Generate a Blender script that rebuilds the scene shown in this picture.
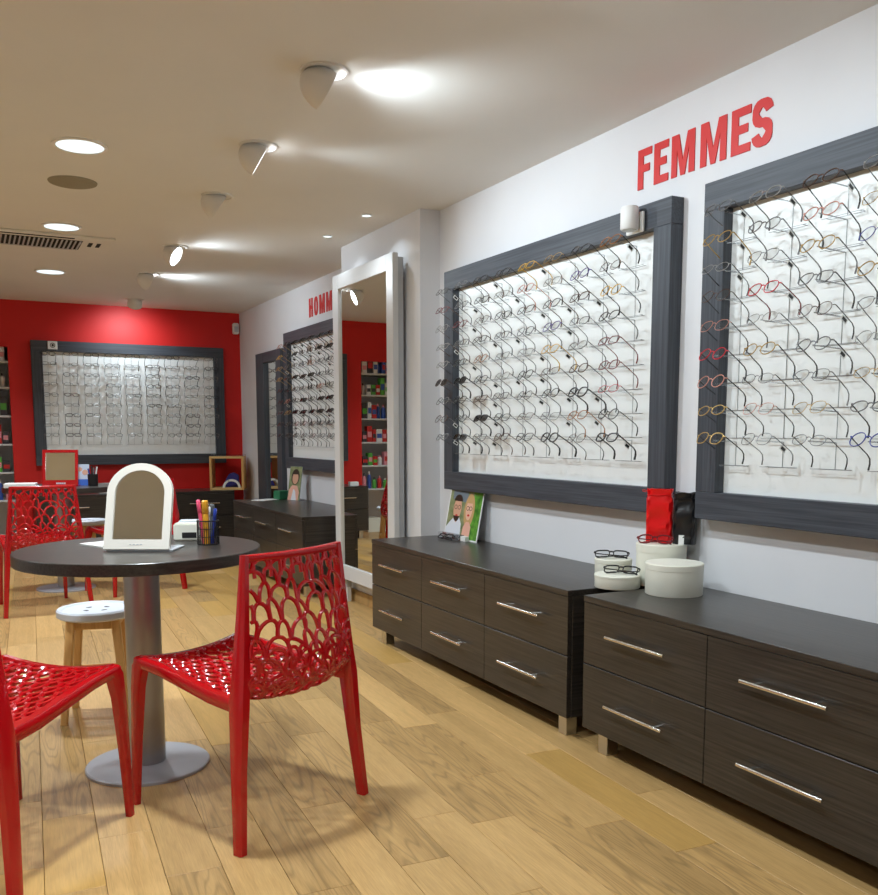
import bpy, bmesh, math, random
from mathutils import Vector, Matrix
random.seed(7)
for o in list(bpy.data.objects): bpy.data.objects.remove(o)
S = bpy.context.scene
C = S.collection
R = math.radians
sin, cos, pi = math.sin, math.cos, math.pi

# ------------------------------------------------------------------ camera
cd = bpy.data.cameras.new('camera'); cam = bpy.data.objects.new('camera', cd); C.objects.link(cam)
cd.sensor_fit = 'HORIZONTAL'; cd.sensor_width = 36.0
cd.lens = 901.2 / 878 * 36.0
cd.shift_x = (439 - 445.2) / 878; cd.shift_y = (537.1 - 447.5) / 878
cd.clip_start = 0.05; cd.clip_end = 100
cam.location = (0, 0, 1.13)
cam.rotation_euler = (R(90 - 6.583), 0, R(-27.67))
S.camera = cam
# ------------------------------------------------------------------ world, exposure
w = bpy.data.worlds.new('world'); S.world = w; w.use_nodes = True
w.node_tree.nodes['Background'].inputs[0].default_value = (0.9, 0.95, 1.0, 1)
w.node_tree.nodes['Background'].inputs[1].default_value = 0.3
vs = S.view_settings
vs.view_transform = 'Standard'; vs.look = 'None'; vs.gamma = 1.0; vs.use_curve_mapping = False
vs.exposure = 0.0
CEIL = 2.36
DOWN_W = 22.0      # watts of one recessed downlight
SPOT_W = 40.0      # watts of one swivel spot
LAMP_COL = (0.83, 0.935, 1.0)

# ------------------------------------------------------------------ materials
MATS = {}
def mat(name, col, rough=0.5, metal=0.0, spec=0.5, emit=None, estr=0.0, trans=0.0, coat=0.0):
    m = bpy.data.materials.new(name); m.use_nodes = True
    b = m.node_tree.nodes['Principled BSDF']
    b.inputs['Base Color'].default_value = (*col, 1); b.inputs['Roughness'].default_value = rough
    b.inputs['Metallic'].default_value = metal; b.inputs['Specular IOR Level'].default_value = spec
    b.inputs['Coat Weight'].default_value = coat
    if emit: b.inputs['Emission Color'].default_value = (*emit, 1); b.inputs['Emission Strength'].default_value = estr
    MATS[name] = m
    return m
def nd(m, t, **k):
    n = m.node_tree.nodes.new(t)
    for a, v in k.items(): setattr(n, a, v)
    return n
def lk(m, a, b): m.node_tree.links.new(a, b)
def mottled(name, c1, c2, scale, rough, bump=0.0, bscale=None, **k):
    m = mat(name, c1, rough, **k); b = m.node_tree.nodes['Principled BSDF']
    tc = nd(m, 'ShaderNodeTexCoord'); n = nd(m, 'ShaderNodeTexNoise'); n.inputs['Scale'].default_value = scale; n.inputs['Detail'].default_value = 4
    r = nd(m, 'ShaderNodeValToRGB'); r.color_ramp.elements[0].color = (*c1, 1); r.color_ramp.elements[1].color = (*c2, 1)
    r.color_ramp.elements[0].position = 0.3; r.color_ramp.elements[1].position = 0.7
    lk(m, tc.outputs['Object'], n.inputs['Vector']); lk(m, n.outputs['Fac'], r.inputs[0]); lk(m, r.outputs[0], b.inputs['Base Color'])
    if bump:
        n2 = nd(m, 'ShaderNodeTexNoise'); n2.inputs['Scale'].default_value = bscale or scale * 10
        bp = nd(m, 'ShaderNodeBump'); bp.inputs['Strength'].default_value = bump; bp.inputs['Distance'].default_value = 0.002
        lk(m, tc.outputs['Object'], n2.inputs['Vector']); lk(m, n2.outputs['Fac'], bp.inputs['Height']); lk(m, bp.outputs[0], b.inputs['Normal'])
    return m
def grain(name, c1, c2, axis, rough=0.30, fine=140.0, long=3.0, bump=0.15):
    """fine straight wood grain running along the given object axis"""
    m = mat(name, c1, rough); b = m.node_tree.nodes['Principled BSDF']
    tc = nd(m, 'ShaderNodeTexCoord'); mp = nd(m, 'ShaderNodeMapping')
    sc = [fine, fine, fine]; sc['xyz'.index(axis)] = long
    mp.inputs['Scale'].default_value = sc
    n = nd(m, 'ShaderNodeTexNoise'); n.inputs['Scale'].default_value = 1.0; n.inputs['Detail'].default_value = 3; n.inputs['Roughness'].default_value = 0.6
    r = nd(m, 'ShaderNodeValToRGB'); r.color_ramp.elements[0].color = (*c1, 1); r.color_ramp.elements[1].color = (*c2, 1)
    r.color_ramp.elements[0].position = 0.35; r.color_ramp.elements[1].position = 0.68
    lk(m, tc.outputs['Object'], mp.inputs[0]); lk(m, mp.outputs[0], n.inputs['Vector']); lk(m, n.outputs['Fac'], r.inputs[0]); lk(m, r.outputs[0], b.inputs['Base Color'])
    bp = nd(m, 'ShaderNodeBump'); bp.inputs['Strength'].default_value = bump; bp.inputs['Distance'].default_value = 0.001
    lk(m, n.outputs['Fac'], bp.inputs['Height']); lk(m, bp.outputs[0], b.inputs['Normal'])
    return m
def oak(name, light, dark, var, figure):
    """plank wood: long soft figure, fine pores and (figure > 0) contour-like cathedral lines"""
    m = mat(name, light, 0.36, spec=0.4); b = m.node_tree.nodes['Principled BSDF']
    tc = nd(m, 'ShaderNodeTexCoord'); oi = nd(m, 'ShaderNodeObjectInfo')
    off = nd(m, 'ShaderNodeVectorMath', operation='SCALE'); off.inputs[0].default_value = (7.3, 31.7, 3.1); lk(m, oi.outputs['Random'], off.inputs['Scale'])
    add = nd(m, 'ShaderNodeVectorMath', operation='ADD'); lk(m, tc.outputs['Object'], add.inputs[0]); lk(m, off.outputs[0], add.inputs[1])
    def noise(sc, det, rough=0.55):
        mp = nd(m, 'ShaderNodeMapping'); mp.inputs['Scale'].default_value = sc; lk(m, add.outputs[0], mp.inputs[0])
        n = nd(m, 'ShaderNodeTexNoise'); n.inputs['Scale'].default_value = 1; n.inputs['Detail'].default_value = det; n.inputs['Roughness'].default_value = rough
        lk(m, mp.outputs[0], n.inputs['Vector']); return n
    soft = noise((28, 1.6, 1), 4); fine = noise((330, 14, 1), 2, 0.6); cath = noise((11, 0.9, 1), 1.5)
    mx = nd(m, 'ShaderNodeMix'); mx.data_type = 'FLOAT'; mx.inputs[0].default_value = 0.5; lk(m, soft.outputs['Fac'], mx.inputs[2]); lk(m, fine.outputs['Fac'], mx.inputs[3])
    r = nd(m, 'ShaderNodeValToRGB'); r.color_ramp.elements[0].color = (*dark, 1); r.color_ramp.elements[1].color = (*light, 1)
    r.color_ramp.elements[0].position = 0.34; r.color_ramp.elements[1].position = 0.62
    lk(m, mx.outputs[0], r.inputs[0])
    k = nd(m, 'ShaderNodeMath', operation='MULTIPLY'); k.inputs[1].default_value = 16; lk(m, cath.outputs['Fac'], k.inputs[0])
    fr = nd(m, 'ShaderNodeMath', operation='PINGPONG'); fr.inputs[1].default_value = 0.5; lk(m, k.outputs[0], fr.inputs[0])
    ln = nd(m, 'ShaderNodeMapRange'); ln.inputs['From Min'].default_value = 0.0; ln.inputs['From Max'].default_value = 0.22; ln.inputs['To Min'].default_value = 1 - figure; ln.inputs['To Max'].default_value = 1.0
    lk(m, fr.outputs[0], ln.inputs[0])
    hs = nd(m, 'ShaderNodeHueSaturation'); lk(m, r.outputs[0], hs.inputs['Color'])
    mr = nd(m, 'ShaderNodeMapRange'); mr.inputs['To Min'].default_value = 1 - var; mr.inputs['To Max'].default_value = 1 + var
    lk(m, oi.outputs['Random'], mr.inputs[0])
    mu = nd(m, 'ShaderNodeMath', operation='MULTIPLY'); lk(m, mr.outputs[0], mu.inputs[0]); lk(m, ln.outputs[0], mu.inputs[1]); lk(m, mu.outputs[0], hs.inputs['Value'])
    lk(m, hs.outputs[0], b.inputs['Base Color'])
    bp = nd(m, 'ShaderNodeBump'); bp.inputs['Strength'].default_value = 0.12; bp.inputs['Distance'].default_value = 0.001
    lk(m, fine.outputs['Fac'], bp.inputs['Height']); lk(m, bp.outputs[0], b.inputs['Normal'])
    return m
def clear(name, tint, fac):
    """thin clear sheet: mostly transparent with a fresnel sheen"""
    m = bpy.data.materials.new(name); m.use_nodes = True; nt = m.node_tree
    for n in list(nt.nodes): nt.nodes.remove(n)
    o = nd(m, 'ShaderNodeOutputMaterial'); t = nd(m, 'ShaderNodeBsdfTransparent'); t.inputs[0].default_value = (*tint, 1)
    g = nd(m, 'ShaderNodeBsdfGlossy'); g.inputs['Roughness'].default_value = 0.03
    lw = nd(m, 'ShaderNodeLayerWeight'); lw.inputs[0].default_value = 0.25
    mu = nd(m, 'ShaderNodeMath', operation='MULTIPLY'); mu.inputs[1].default_value = fac; lk(m, lw.outputs['Fresnel'], mu.inputs[0])
    mx = nd(m, 'ShaderNodeMixShader'); lk(m, mu.outputs[0], mx.inputs[0]); lk(m, t.outputs[0], mx.inputs[1]); lk(m, g.outputs[0], mx.inputs[2]); lk(m, mx.outputs[0], o.inputs[0])
    MATS[name] = m
    return m

M = MATS
mottled('wall_paint', (0.72, 0.72, 0.74), (0.75, 0.75, 0.77), 3, 0.75, 0.05, 300)
mottled('ceiling_paint', (0.76, 0.75, 0.72), (0.79, 0.78, 0.75), 2, 0.85, 0.05, 250)
mottled('red_paint', (0.62, 0.006, 0.004), (0.66, 0.009, 0.006), 2, 0.55, 0.05, 250)
grain('dark_oak_y', (0.020, 0.017, 0.015), (0.054, 0.046, 0.039), 'y')
grain('dark_oak_x', (0.020, 0.017, 0.015), (0.054, 0.046, 0.039), 'x')
grain('dark_oak_z', (0.020, 0.017, 0.015), (0.054, 0.046, 0.039), 'z')
grain('slate_y', (0.034, 0.040, 0.052), (0.070, 0.080, 0.098), 'y', 0.5)
grain('slate_x', (0.034, 0.040, 0.052), (0.070, 0.080, 0.098), 'x', 0.5)
grain('slate_z', (0.034, 0.040, 0.052), (0.070, 0.080, 0.098), 'z', 0.5)
oak('oak_light', (0.60, 0.375, 0.150), (0.45, 0.270, 0.100), 0.14, 0.06)
oak('oak_mid', (0.52, 0.320, 0.125), (0.37, 0.220, 0.080), 0.13, 0.30)
oak('oak_gold', (0.58, 0.345, 0.105), (0.47, 0.275, 0.080), 0.10, 0.05)
mat('subfloor', (0.30, 0.19, 0.085), 0.7)
mat('red_plastic', (0.46, 0.002, 0.006), 0.22, coat=0.3)
mat('steel', (0.62, 0.61, 0.60), 0.28, metal=1.0)
mat('chrome', (0.85, 0.84, 0.80), 0.16, metal=1.0)
mottled('satin_steel', (0.34, 0.34, 0.36), (0.40, 0.40, 0.42), 8, 0.34, metal=0.85)
mottled('base_steel', (0.40, 0.40, 0.43), (0.45, 0.45, 0.48), 8, 0.5, metal=0.4)
mat('mirror_silver', (0.82, 0.84, 0.82), 0.01, metal=1.0)
mat('white_lacquer', (0.66, 0.67, 0.68), 0.3)
mat('white_plastic', (0.82, 0.82, 0.80), 0.4)
mat('warm_white', (0.80, 0.76, 0.69), 0.4)
mat('lamp_white', (0.80, 0.79, 0.77), 0.5)
mottled('cream_lacquer', (0.80, 0.79, 0.68), (0.83, 0.82, 0.72), 6, 0.5)
mat('white_board', (0.86, 0.88, 0.87), 0.35)
grain('beech', (0.62, 0.34, 0.11), (0.74, 0.45, 0.17), 'z', 0.45, 60, 3)
grain('pine_x', (0.66, 0.42, 0.16), (0.76, 0.52, 0.23), 'x', 0.5, 50, 3)
mat('black_plastic', (0.012, 0.012, 0.013), 0.35)
mat('black_satin', (0.008, 0.008, 0.010), 0.3)
mat('red_satin', (0.75, 0.004, 0.006), 0.28)
mat('dark_slot', (0.006, 0.006, 0.006), 0.9)
mat('grey_plastic', (0.45, 0.47, 0.50), 0.4)
mat('pale_grey_plastic', (0.56, 0.59, 0.65), 0.4)
mat('holder_wire', (0.30, 0.31, 0.32), 0.3, metal=0.3)
mat('lamp_glow', (1, 1, 1), 0.5, emit=(0.66, 0.88, 0.96), estr=1.25)
mat('spot_glow', (1, 1, 1), 0.5, emit=(0.9, 0.95, 1.0), estr=12.0)
mat('red_vinyl', (0.64, 0.022, 0.020), 0.5)
mat('lamp_off', (0.42, 0.40, 0.36), 0.3)
mat('speaker_mesh', (0.30, 0.27, 0.20), 0.8)
clear('lens_clear', (0.95, 0.96, 0.96), 0.8)
clear('lens_dark', (0.10, 0.09, 0.09), 0.9)
clear('acrylic', (0.90, 0.91, 0.92), 0.8)
FR = {'black': (0.010, 0.010, 0.011), 'brown': (0.075, 0.030, 0.014), 'tortoise': (0.36, 0.13, 0.025), 'gold': (0.55, 0.36, 0.12), 'silver': (0.42, 0.41, 0.40),
      'purple': (0.09, 0.05, 0.26), 'dark red': (0.18, 0.008, 0.012), 'red': (0.58, 0.012, 0.03), 'rose': (0.56, 0.24, 0.18), 'blue': (0.04, 0.06, 0.30), 'grey': (0.16, 0.16, 0.165), 'yellow': (0.70, 0.40, 0.04)}
for k, c in FR.items(): mat('frame_' + k.replace(' ', '_'), c, 0.28, metal=0.55 if k in ('gold', 'silver') else 0.0)

# ------------------------------------------------------------------ mesh helpers
def new(): return bmesh.new()
def obj(name, bm, m, parent=None, loc=None, rot=None, smooth=None):
    me = bpy.data.meshes.new(name)
    if smooth is not None:
        for f in bm.faces: f.smooth = True
    bm.normal_update()
    bm.to_mesh(me); bm.free()
    if smooth is not None:
        try: me.set_sharp_from_angle(angle=R(smooth))
        except Exception: pass
    for q in (m if isinstance(m, (list, tuple)) else [m]): me.materials.append(M[q])
    o = bpy.data.objects.new(name, me); C.objects.link(o)
    if parent: o.parent = parent
    if loc: o.location = loc
    if rot: o.rotation_euler = rot
    return o
def inst(name, me, parent=None, loc=None, rot=None):
    o = bpy.data.objects.new(name, me); C.objects.link(o)
    if parent: o.parent = parent
    if loc: o.location = loc
    if rot: o.rotation_euler = rot
    return o
def tag(o, label, cat, group=None, kind=None):
    o['label'] = label
    if cat: o['category'] = cat
    if group: o['group'] = group
    if kind: o['kind'] = kind
    return o
def thing(name, label, cat, loc=(0, 0, 0), rotz=0.0, group=None, rot=None):
    o = bpy.data.objects.new(name, None); C.objects.link(o); o.empty_display_size = 0.05
    o.location = loc; o.rotation_euler = rot or (0, 0, rotz)
    return tag(o, label, cat, group)
def struct(name, bm, m, label=None, smooth=None):
    o = obj(name, bm, m, smooth=smooth); o['kind'] = 'structure'
    if label: o['label'] = label
    return o
def box(bm, x0, x1, y0, y1, z0, z1, bev=0.0, mi=0, seg=1):
    vs_ = [bm.verts.new((x, y, z)) for x in (x0, x1) for y in (y0, y1) for z in (z0, z1)]
    fs = [bm.faces.new([vs_[i] for i in f]) for f in ((0, 1, 3, 2), (4, 6, 7, 5), (0, 4, 5, 1), (2, 3, 7, 6), (0, 2, 6, 4), (1, 5, 7, 3))]
    for f in fs: f.material_index = mi
    if bev > 0:
        es = list({e for f in fs for e in f.edges})
        bmesh.ops.bevel(bm, geom=es, offset=bev, segments=seg, affect='EDGES', clamp_overlap=True)
    return fs
def quad(bm, pts, mi=0):
    f = bm.faces.new([bm.verts.new(p) for p in pts]); f.material_index = mi
    return f
def lathe(bm, prof, n=32, c=(0, 0, 0), mi=0, cap=True):
    rings = []
    for r, z in prof:
        rings.append([bm.verts.new((c[0] + r * cos(2 * pi * i / n), c[1] + r * sin(2 * pi * i / n), c[2] + z)) for i in range(n)])
    for a, b in zip(rings, rings[1:]):
        for i in range(n):
            f = bm.faces.new([a[i], a[(i + 1) % n], b[(i + 1) % n], b[i]]); f.material_index = mi
    if cap:
        f = bm.faces.new(rings[0][::-1]); f.material_index = mi
        f = bm.faces.new(rings[-1]); f.material_index = mi
def tube(bm, pts, rad, n=6, closed=False, mi=0, flat=1.0, up=None):
    """sweep an n-gon along pts; rad scalar or list; flat squeezes the second axis"""
    P = [Vector(p) for p in pts]; L = len(P)
    rings = []; side = None
    for i, p in enumerate(P):
        a = P[(i - 1) % L] if (closed or i > 0) else P[i]; b = P[(i + 1) % L] if (closed or i < L - 1) else P[i]
        t = (b - a).normalized()
        if up is not None: side = t.cross(Vector(up))
        elif side is None: side = t.cross(Vector((0, 0, 1)) if abs(t.z) < 0.9 else Vector((1, 0, 0)))
        else: side = side - t * side.dot(t)
        if side.length < 1e-6: side = t.orthogonal()
        side.normalize(); nn = side.cross(t)
        r = rad[i] if isinstance(rad, (list, tuple)) else rad
        rings.append([bm.verts.new(p + side * (r * cos(2 * pi * k / n + pi / n)) + nn * (r * flat * sin(2 * pi * k / n + pi / n))) for k in range(n)])
    m_ = L if closed else L - 1
    for i in range(m_):
        a, b = rings[i], rings[(i + 1) % L]
        for k in range(n):
            f = bm.faces.new([a[k], b[k], b[(k + 1) % n], a[(k + 1) % n]]); f.material_index = mi
    if not closed:
        f = bm.faces.new(rings[0]); f.material_index = mi
        f = bm.faces.new(rings[-1][::-1]); f.material_index = mi
def rectbar(bm, pts, sx, sy, ax=(1, 0, 0)):
    """rectangular bar along pts: size sx along axis ax, sy along the third direction (lists per point)"""
    rings = []
    A = Vector(ax).normalized(); P = [Vector(p) for p in pts]; L = len(P)
    for i, p in enumerate(P):
        t = (P[min(i + 1, L - 1)] - P[max(i - 1, 0)]).normalized()
        a = (A - t * A.dot(t)).normalized(); b = t.cross(a).normalized()
        hx = (sx[i] if isinstance(sx, (list, tuple)) else sx) / 2; hy = (sy[i] if isinstance(sy, (list, tuple)) else sy) / 2
        c_ = 0.28
        corners = [(-1, -1 + c_), (-1 + c_, -1), (1 - c_, -1), (1, -1 + c_), (1, 1 - c_), (1 - c_, 1), (-1 + c_, 1), (-1, 1 - c_)]
        rings.append([bm.verts.new(p + a * (hx * u) + b * (hy * v)) for u, v in corners])
    n = 8
    for a, b in zip(rings, rings[1:]):
        for k in range(n): bm.faces.new([a[k], a[(k + 1) % n], b[(k + 1) % n], b[k]])
    bm.faces.new(rings[0][::-1]); bm.faces.new(rings[-1])
def prism(bm, poly, d0, d1, axes, mi=0):
    """extrude a 2-D polygon; axes(u, v, d) -> point"""
    a = [bm.verts.new(axes(u, v, d0)) for u, v in poly]; b = [bm.verts.new(axes(u, v, d1)) for u, v in poly]
    n = len(poly)
    f = bm.faces.new(a); f.material_index = mi
    f = bm.faces.new(b[::-1]); f.material_index = mi
    for i in range(n):
        f = bm.faces.new([a[i], b[i], b[(i + 1) % n], a[(i + 1) % n]]); f.material_index = mi
def fixn(bm): bmesh.ops.recalc_face_normals(bm, faces=bm.faces[:])

# ------------------------------------------------------------------ room shell
XW, XP, XF, YF = 2.385, 2.263, 2.54, 9.444
XL, YB = -3.0, -3.0
YC0, YC1 = 4.616, 5.812
def wallbox(name, x0, x1, y0, y1, z0, z1, m, label):
    bm = new(); box(bm, x0, x1, y0, y1, z0, z1); return struct(name, bm, m, label)
bm = new(); box(bm, XL, 2.7, YB, 10.0, -0.06, -0.0125)
floor = struct('floor', bm, 'subfloor', 'oak plank floor')
wallbox('ceiling', XL - 0.1, 2.8, YB - 0.1, 10.1, CEIL, CEIL + 0.1, 'ceiling_paint', 'plain off white ceiling')
wallbox('wall_right', XW, XW + 0.3, YB, YC0, 0, CEIL, 'wall_paint', 'white wall behind the FEMMES displays')
wallbox('wall_pillar', XP, XP + 0.4, YC0, YC1, 0, CEIL, 'wall_paint', 'white pillar that carries the tall mirror')
wallbox('wall_right_rear', XF, XF + 0.2, YC1, YF + 0.1, 0, CEIL, 'wall_paint', 'white wall behind the HOMMES display')
AX0, AX1, AZ = -0.50, 0.355, 1.93          # product alcove in the red wall
bm = new()
box(bm, AX1, XF, YF, YF + 0.1, 0, CEIL); box(bm, XL, AX0, YF, YF + 0.1, 0, CEIL); box(bm, AX0, AX1, YF, YF + 0.1, AZ, CEIL)
struct('wall_far', bm, 'red_paint', 'red end wall of the shop')
bm = new(); box(bm, AX0 - 0.03, AX1 + 0.03, YF + 0.42, YF + 0.46, 0, AZ + .1); box(bm, AX0 - .03, AX0, YF + .1, YF + .42, 0, AZ); box(bm, AX1, AX1 + .03, YF + .1, YF + .42, 0, AZ); box(bm, AX0, AX1, YF + .1, YF + .42, AZ, AZ + .03)
struct('wall_alcove', bm, 'wall_paint', 'white lining of the shelf alcove')
wallbox('wall_left', XL - 0.1, XL, YB, 10.0, 0, CEIL, 'wall_paint', 'white side wall')
wallbox('wall_back', XL, 2.6, YB - 0.1, YB, 0, CEIL, 'wall_paint', 'white rear wall')
bm = new(); box(bm, XP - 0.012, XP, YC0 + .002, YC1, 0, 0.08, 0.002); struct('baseboard_pillar', bm, 'oak_mid')
bm = new(); box(bm, XF - 0.012, XF, YC1, YF - .001, 0, 0.08, 0.002); struct('baseboard_right', bm, 'oak_mid')

# floor boards, one by one
PA = R(3.05); PW = 0.142; S0 = -0.0198
pn = Vector((cos(PA), -sin(PA), 0)); pt = Vector((sin(PA), cos(PA), 0))
known = {0: [2.31], 2: [2.292], 3: [3.32], 4: [2.06], 5: [2.56], 6: [3.22], 7: [1.845, 2.35], 8: [3.24], 9: [2.578], 10: [2.09], 11: [1.86, 2.681]}
rnd = random.Random(11)
special = {(10, 1): 'oak_light', (11, 1): 'oak_gold', (4, 1): 'oak_mid', (11, 0): 'oak_mid', (7, 1): 'oak_light', (8, 0): 'oak_mid', (9, 0): 'oak_mid'}
for k in range(-6, 18):
    js = sorted(known.get(k, []))
    t = (js[0] if js else rnd.uniform(1.6, 2.6))
    cuts = (js if js else [t])[:]
    while cuts[0] > 0.75: cuts.insert(0, cuts[0] - rnd.uniform(0.7, 1.2))
    nb = cuts.index(js[0] if js else t) - 1
    while cuts[-1] < 9.86:
        cuts.append(cuts[-1] + rnd.choice((0.55, 0.8, 1.0, 1.2, 1.35)) + rnd.uniform(-0.1, 0.1))
    cuts[-1] = 9.86
    if cuts[-1] - cuts[-2] < 0.15: cuts.pop(-2)
    s = S0 + k * PW
    for i, (a, b) in enumerate(zip(cuts, cuts[1:])):
        cpt = pn * (s + PW / 2) + pt * ((a + b) / 2)
        L = b - a - 0.0012
        bm = new(); box(bm, -PW / 2 + .0006, PW / 2 - .0006, -L / 2, L / 2, -0.0125, 0.0, 0.0009)
        mm = special.get((k, i - nb)) or rnd.choice(('oak_light', 'oak_light', 'oak_mid', 'oak_light', 'oak_gold', 'oak_mid'))
        obj('plank', bm, mm, floor, (cpt.x, cpt.y, 0), (0, 0, -PA))

# ------------------------------------------------------------------ ceiling lamps
def area_lamp(loc, r, watts, parent):
    l = bpy.data.lights.new('lamp_light', 'AREA'); l.shape = 'DISK'; l.size = r * 2; l.energy = watts; l.color = LAMP_COL; l.spread = R(130)
    o = bpy.data.objects.new('lamp_light', l); C.objects.link(o); o.parent = parent; o.location = loc
    return o
def downlight(x, y, r, watts, label, group=None):
    t = thing('downlight', label, 'ceiling light', (x, y, CEIL), 0, group)
    bm = new(); lathe(bm, [(r * 1.16, 0.0), (r * 1.16, -0.005), (r * 1.0, -0.007), (r * 0.99, -0.001)], 36, cap=False); fixn(bm)
    obj('trim_ring', bm, 'white_plastic', t, smooth=40)
    bm = new(); lathe(bm, [(r * 0.99, -0.0045), (r * 0.99, -0.0035)], 36); fixn(bm)
    obj('diffuser', bm, 'lamp_glow', t)
    area_lamp((0, 0, -0.02), r, watts, t)
DL = [(0.487, 4.312), (0.554, 6.003), (0.614, 7.677)]
for (x, y), lb in zip(DL, ('round bluish white downlight lit beside the grey ceiling disc', 'round lit downlight next to the air conditioning cassette', 'round lit downlight between the cassette and the red wall')):
    downlight(x, y, 0.098, DOWN_W, lb, 'row of round downlights')
for (x, y) in ((0.46, 2.62), (0.42, 0.95), (0.40, -0.9)):  # unseen lamps carrying the row on, put in for the light they give
    downlight(x, y, 0.098, DOWN_W * (1.0 if y > 2 else 0.7), f'unseen round lit downlight added {"right above the near table chairs" if y > 2 else "near the shop front wall" if y < 0 else "halfway between shop front wall and near table"}', 'row of round downlights')
for i, (x, y) in enumerate(((-1.5, -0.9), (-1.5, 0.95), (-1.5, 2.62), (-1.5, 4.31), (-1.5, 6.0), (-1.5, 7.7))):  # invented side row out of view, added because the room needs its light
    downlight(x, y, 0.098, DOWN_W * 0.6, f'unseen round lit downlight added by the blank side wall, {("first", "second", "third", "fourth", "fifth", "sixth")[i]} from the shop front', 'unseen downlights added along the side of the shop')
downlight(2.06, 4.89, 0.026, 0.8, 'tiny bright recessed light above the tall mirror, nearer the FEMMES display', 'tiny recessed lights by the mirror')
downlight(2.055, 5.509, 0.026, 0.8, 'tiny bright recessed light above the tall mirror, nearer the HOMMES display', 'tiny recessed lights by the mirror')
bm = new(); lathe(bm, [(0.115, 0), (0.112, -0.006), (0.10, -0.010), (0.0005, -0.011)], 36, cap=False); fixn(bm)
tag(obj('ceiling_speaker', bm, 'speaker_mesh', loc=(0.516, 4.937, CEIL), smooth=40), 'flat olive grey round speaker in the ceiling between two downlights', 'speaker')

def spot_lamp(x, y, az, tilt, lit, label, size=0.068, watts=SPOT_W, cone=132):
    """swivel eyeball spot: ring in the ceiling, domed shell, flat round face aimed az (deg from +Y towards +X), tilt deg below level"""
    t = thing('swivel_spot', label, 'spotlight', (x, y, CEIL), 0, 'swivel spotlights along the ceiling')
    bm = new(); lathe(bm, [(size * 1.22, 0), (size * 1.2, -0.006), (size * 1.06, -0.008), (size * 1.02, 0.0)], 32, cap=False); fixn(bm)
    obj('trim_ring', bm, 'lamp_white', t, smooth=40)
    # head: axis d
    d = Vector((sin(R(az)) * cos(R(tilt)), cos(R(az)) * cos(R(tilt)), -sin(R(tilt))))
    q = Vector((0, 0, 1)).rotation_difference(d)
    h = thing('head', '', None); h.pop('label', None)
    bpy.data.objects.remove(h)
    bm = new()
    prof = [(size * cos(a) if a < pi / 2 - .01 else 0.0008, -size * 1.35 * sin(a)) for a in [pi / 2 * i / 9 for i in range(10)]]
    prof = [(size * 0.93, -0.010), (size * 0.95, 0.004), (size, 0.004)] + prof
    lathe(bm, prof, 32, cap=False); fixn(bm)
    head = obj('lamp_shell', bm, 'lamp_white', t, smooth=50)
    head.rotation_mode = 'QUATERNION'; head.rotation_quaternion = q
    low = Vector((0, 0, -size * cos(R(tilt)) - 0.0))
    head.location = Vector((0, 0, -size * cos(R(tilt)) - 0.004)) - d * 0.0
    bm = new(); lathe(bm, [(size * 0.94, -0.009), (size * 0.94, -0.007)], 32); fixn(bm)
    obj('lens', bm, 'spot_glow' if lit else 'lamp_off', head)
    if lit:
        l = bpy.data.lights.new('spot_light', 'SPOT'); l.energy = watts; l.spot_size = R(cone); l.spot_blend = 1.0; l.shadow_soft_size = 0.03; l.color = (0.80, 0.92, 1.0)
        o = bpy.data.objects.new('spot_light', l); C.objects.link(o); o.parent = t
        o.location = head.location + d * 0.03
        o.rotation_mode = 'QUATERNION'; o.rotation_quaternion = Vector((0, 0, -1)).rotation_difference(d)
spot_lamp(1.141, 3.062, 92, 27, True, 'large white swivel spot throwing a beam across the ceiling towards FEMMES')
spot_lamp(1.169, 3.959, 98, 30, True, 'white swivel spot second along from the FEMMES beam, before the mirror pillar', cone=100, watts=SPOT_W * 1.2)
spot_lamp(1.211, 4.865, 95, 35, False, 'unlit white swivel spot level with the mirror pillar')
spot_lamp(1.276, 6.288, 125, 30, True, 'white swivel spot with its bright round face showing', watts=SPOT_W * .7)
spot_lamp(1.295, 7.426, 80, 24, True, 'white swivel spot aimed at the HOMMES display', watts=SPOT_W * .8)
spot_lamp(1.419, 8.906, 0, 48, True, 'white swivel spot facing the red wall', watts=SPOT_W * .7, cone=130)
spot_lamp(1.12, 2.16, 92, 34, True, 'unseen white swivel spot added over the dresser beside the cream boxes', cone=100, watts=SPOT_W * 1.0)  # unseen, row carried on to brighten the display over the cream boxes
spot_lamp(1.10, 1.26, 92, 34, True, 'unseen white swivel spot added nearest the shop front', cone=100, watts=SPOT_W * 1.0)  # second unseen spot put in to brighten that same display

# air conditioning cassette
t = thing('air_conditioner', 'beige ceiling air conditioning cassette with a slatted grille', 'air conditioner', (0.36, 6.21, CEIL))
bm = new(); box(bm, -0.42, 0.53, 0, 0.52, -0.016, 0, 0.004); obj('panel', bm, 'ceiling_paint', t)
bm = new(); box(bm, -0.30, 0.345, 0.10, 0.40, -0.0175, -0.0160); obj('grille_recess', bm, 'dark_slot', t)
sl = None
for i in range(24):
    if sl is None:
        bm = new(); box(bm, -0.005, 0.005, 0, 0.295, -0.023, -0.0172, 0.001); sl = obj('slat', bm, 'grey_plastic', t, (-0.285 + i * 0.0268, 0.1025, 0)).data
    else: inst('slat', sl, t, (-0.285 + i * 0.0268, 0.1025, 0))
for i in range(2):
    bm = new(); box(bm, 0.385 + i * 0.05, 0.41 + i * 0.05, 0.14, 0.27, -0.0175, -0.016); obj('indicator_slot', bm, 'dark_slot', t)
bm = new(); box(bm, -0.34, 0.29, 0.03, 0.055, -0.0178, -0.016); obj('air_outlet', bm, 'dark_slot', t)
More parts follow.
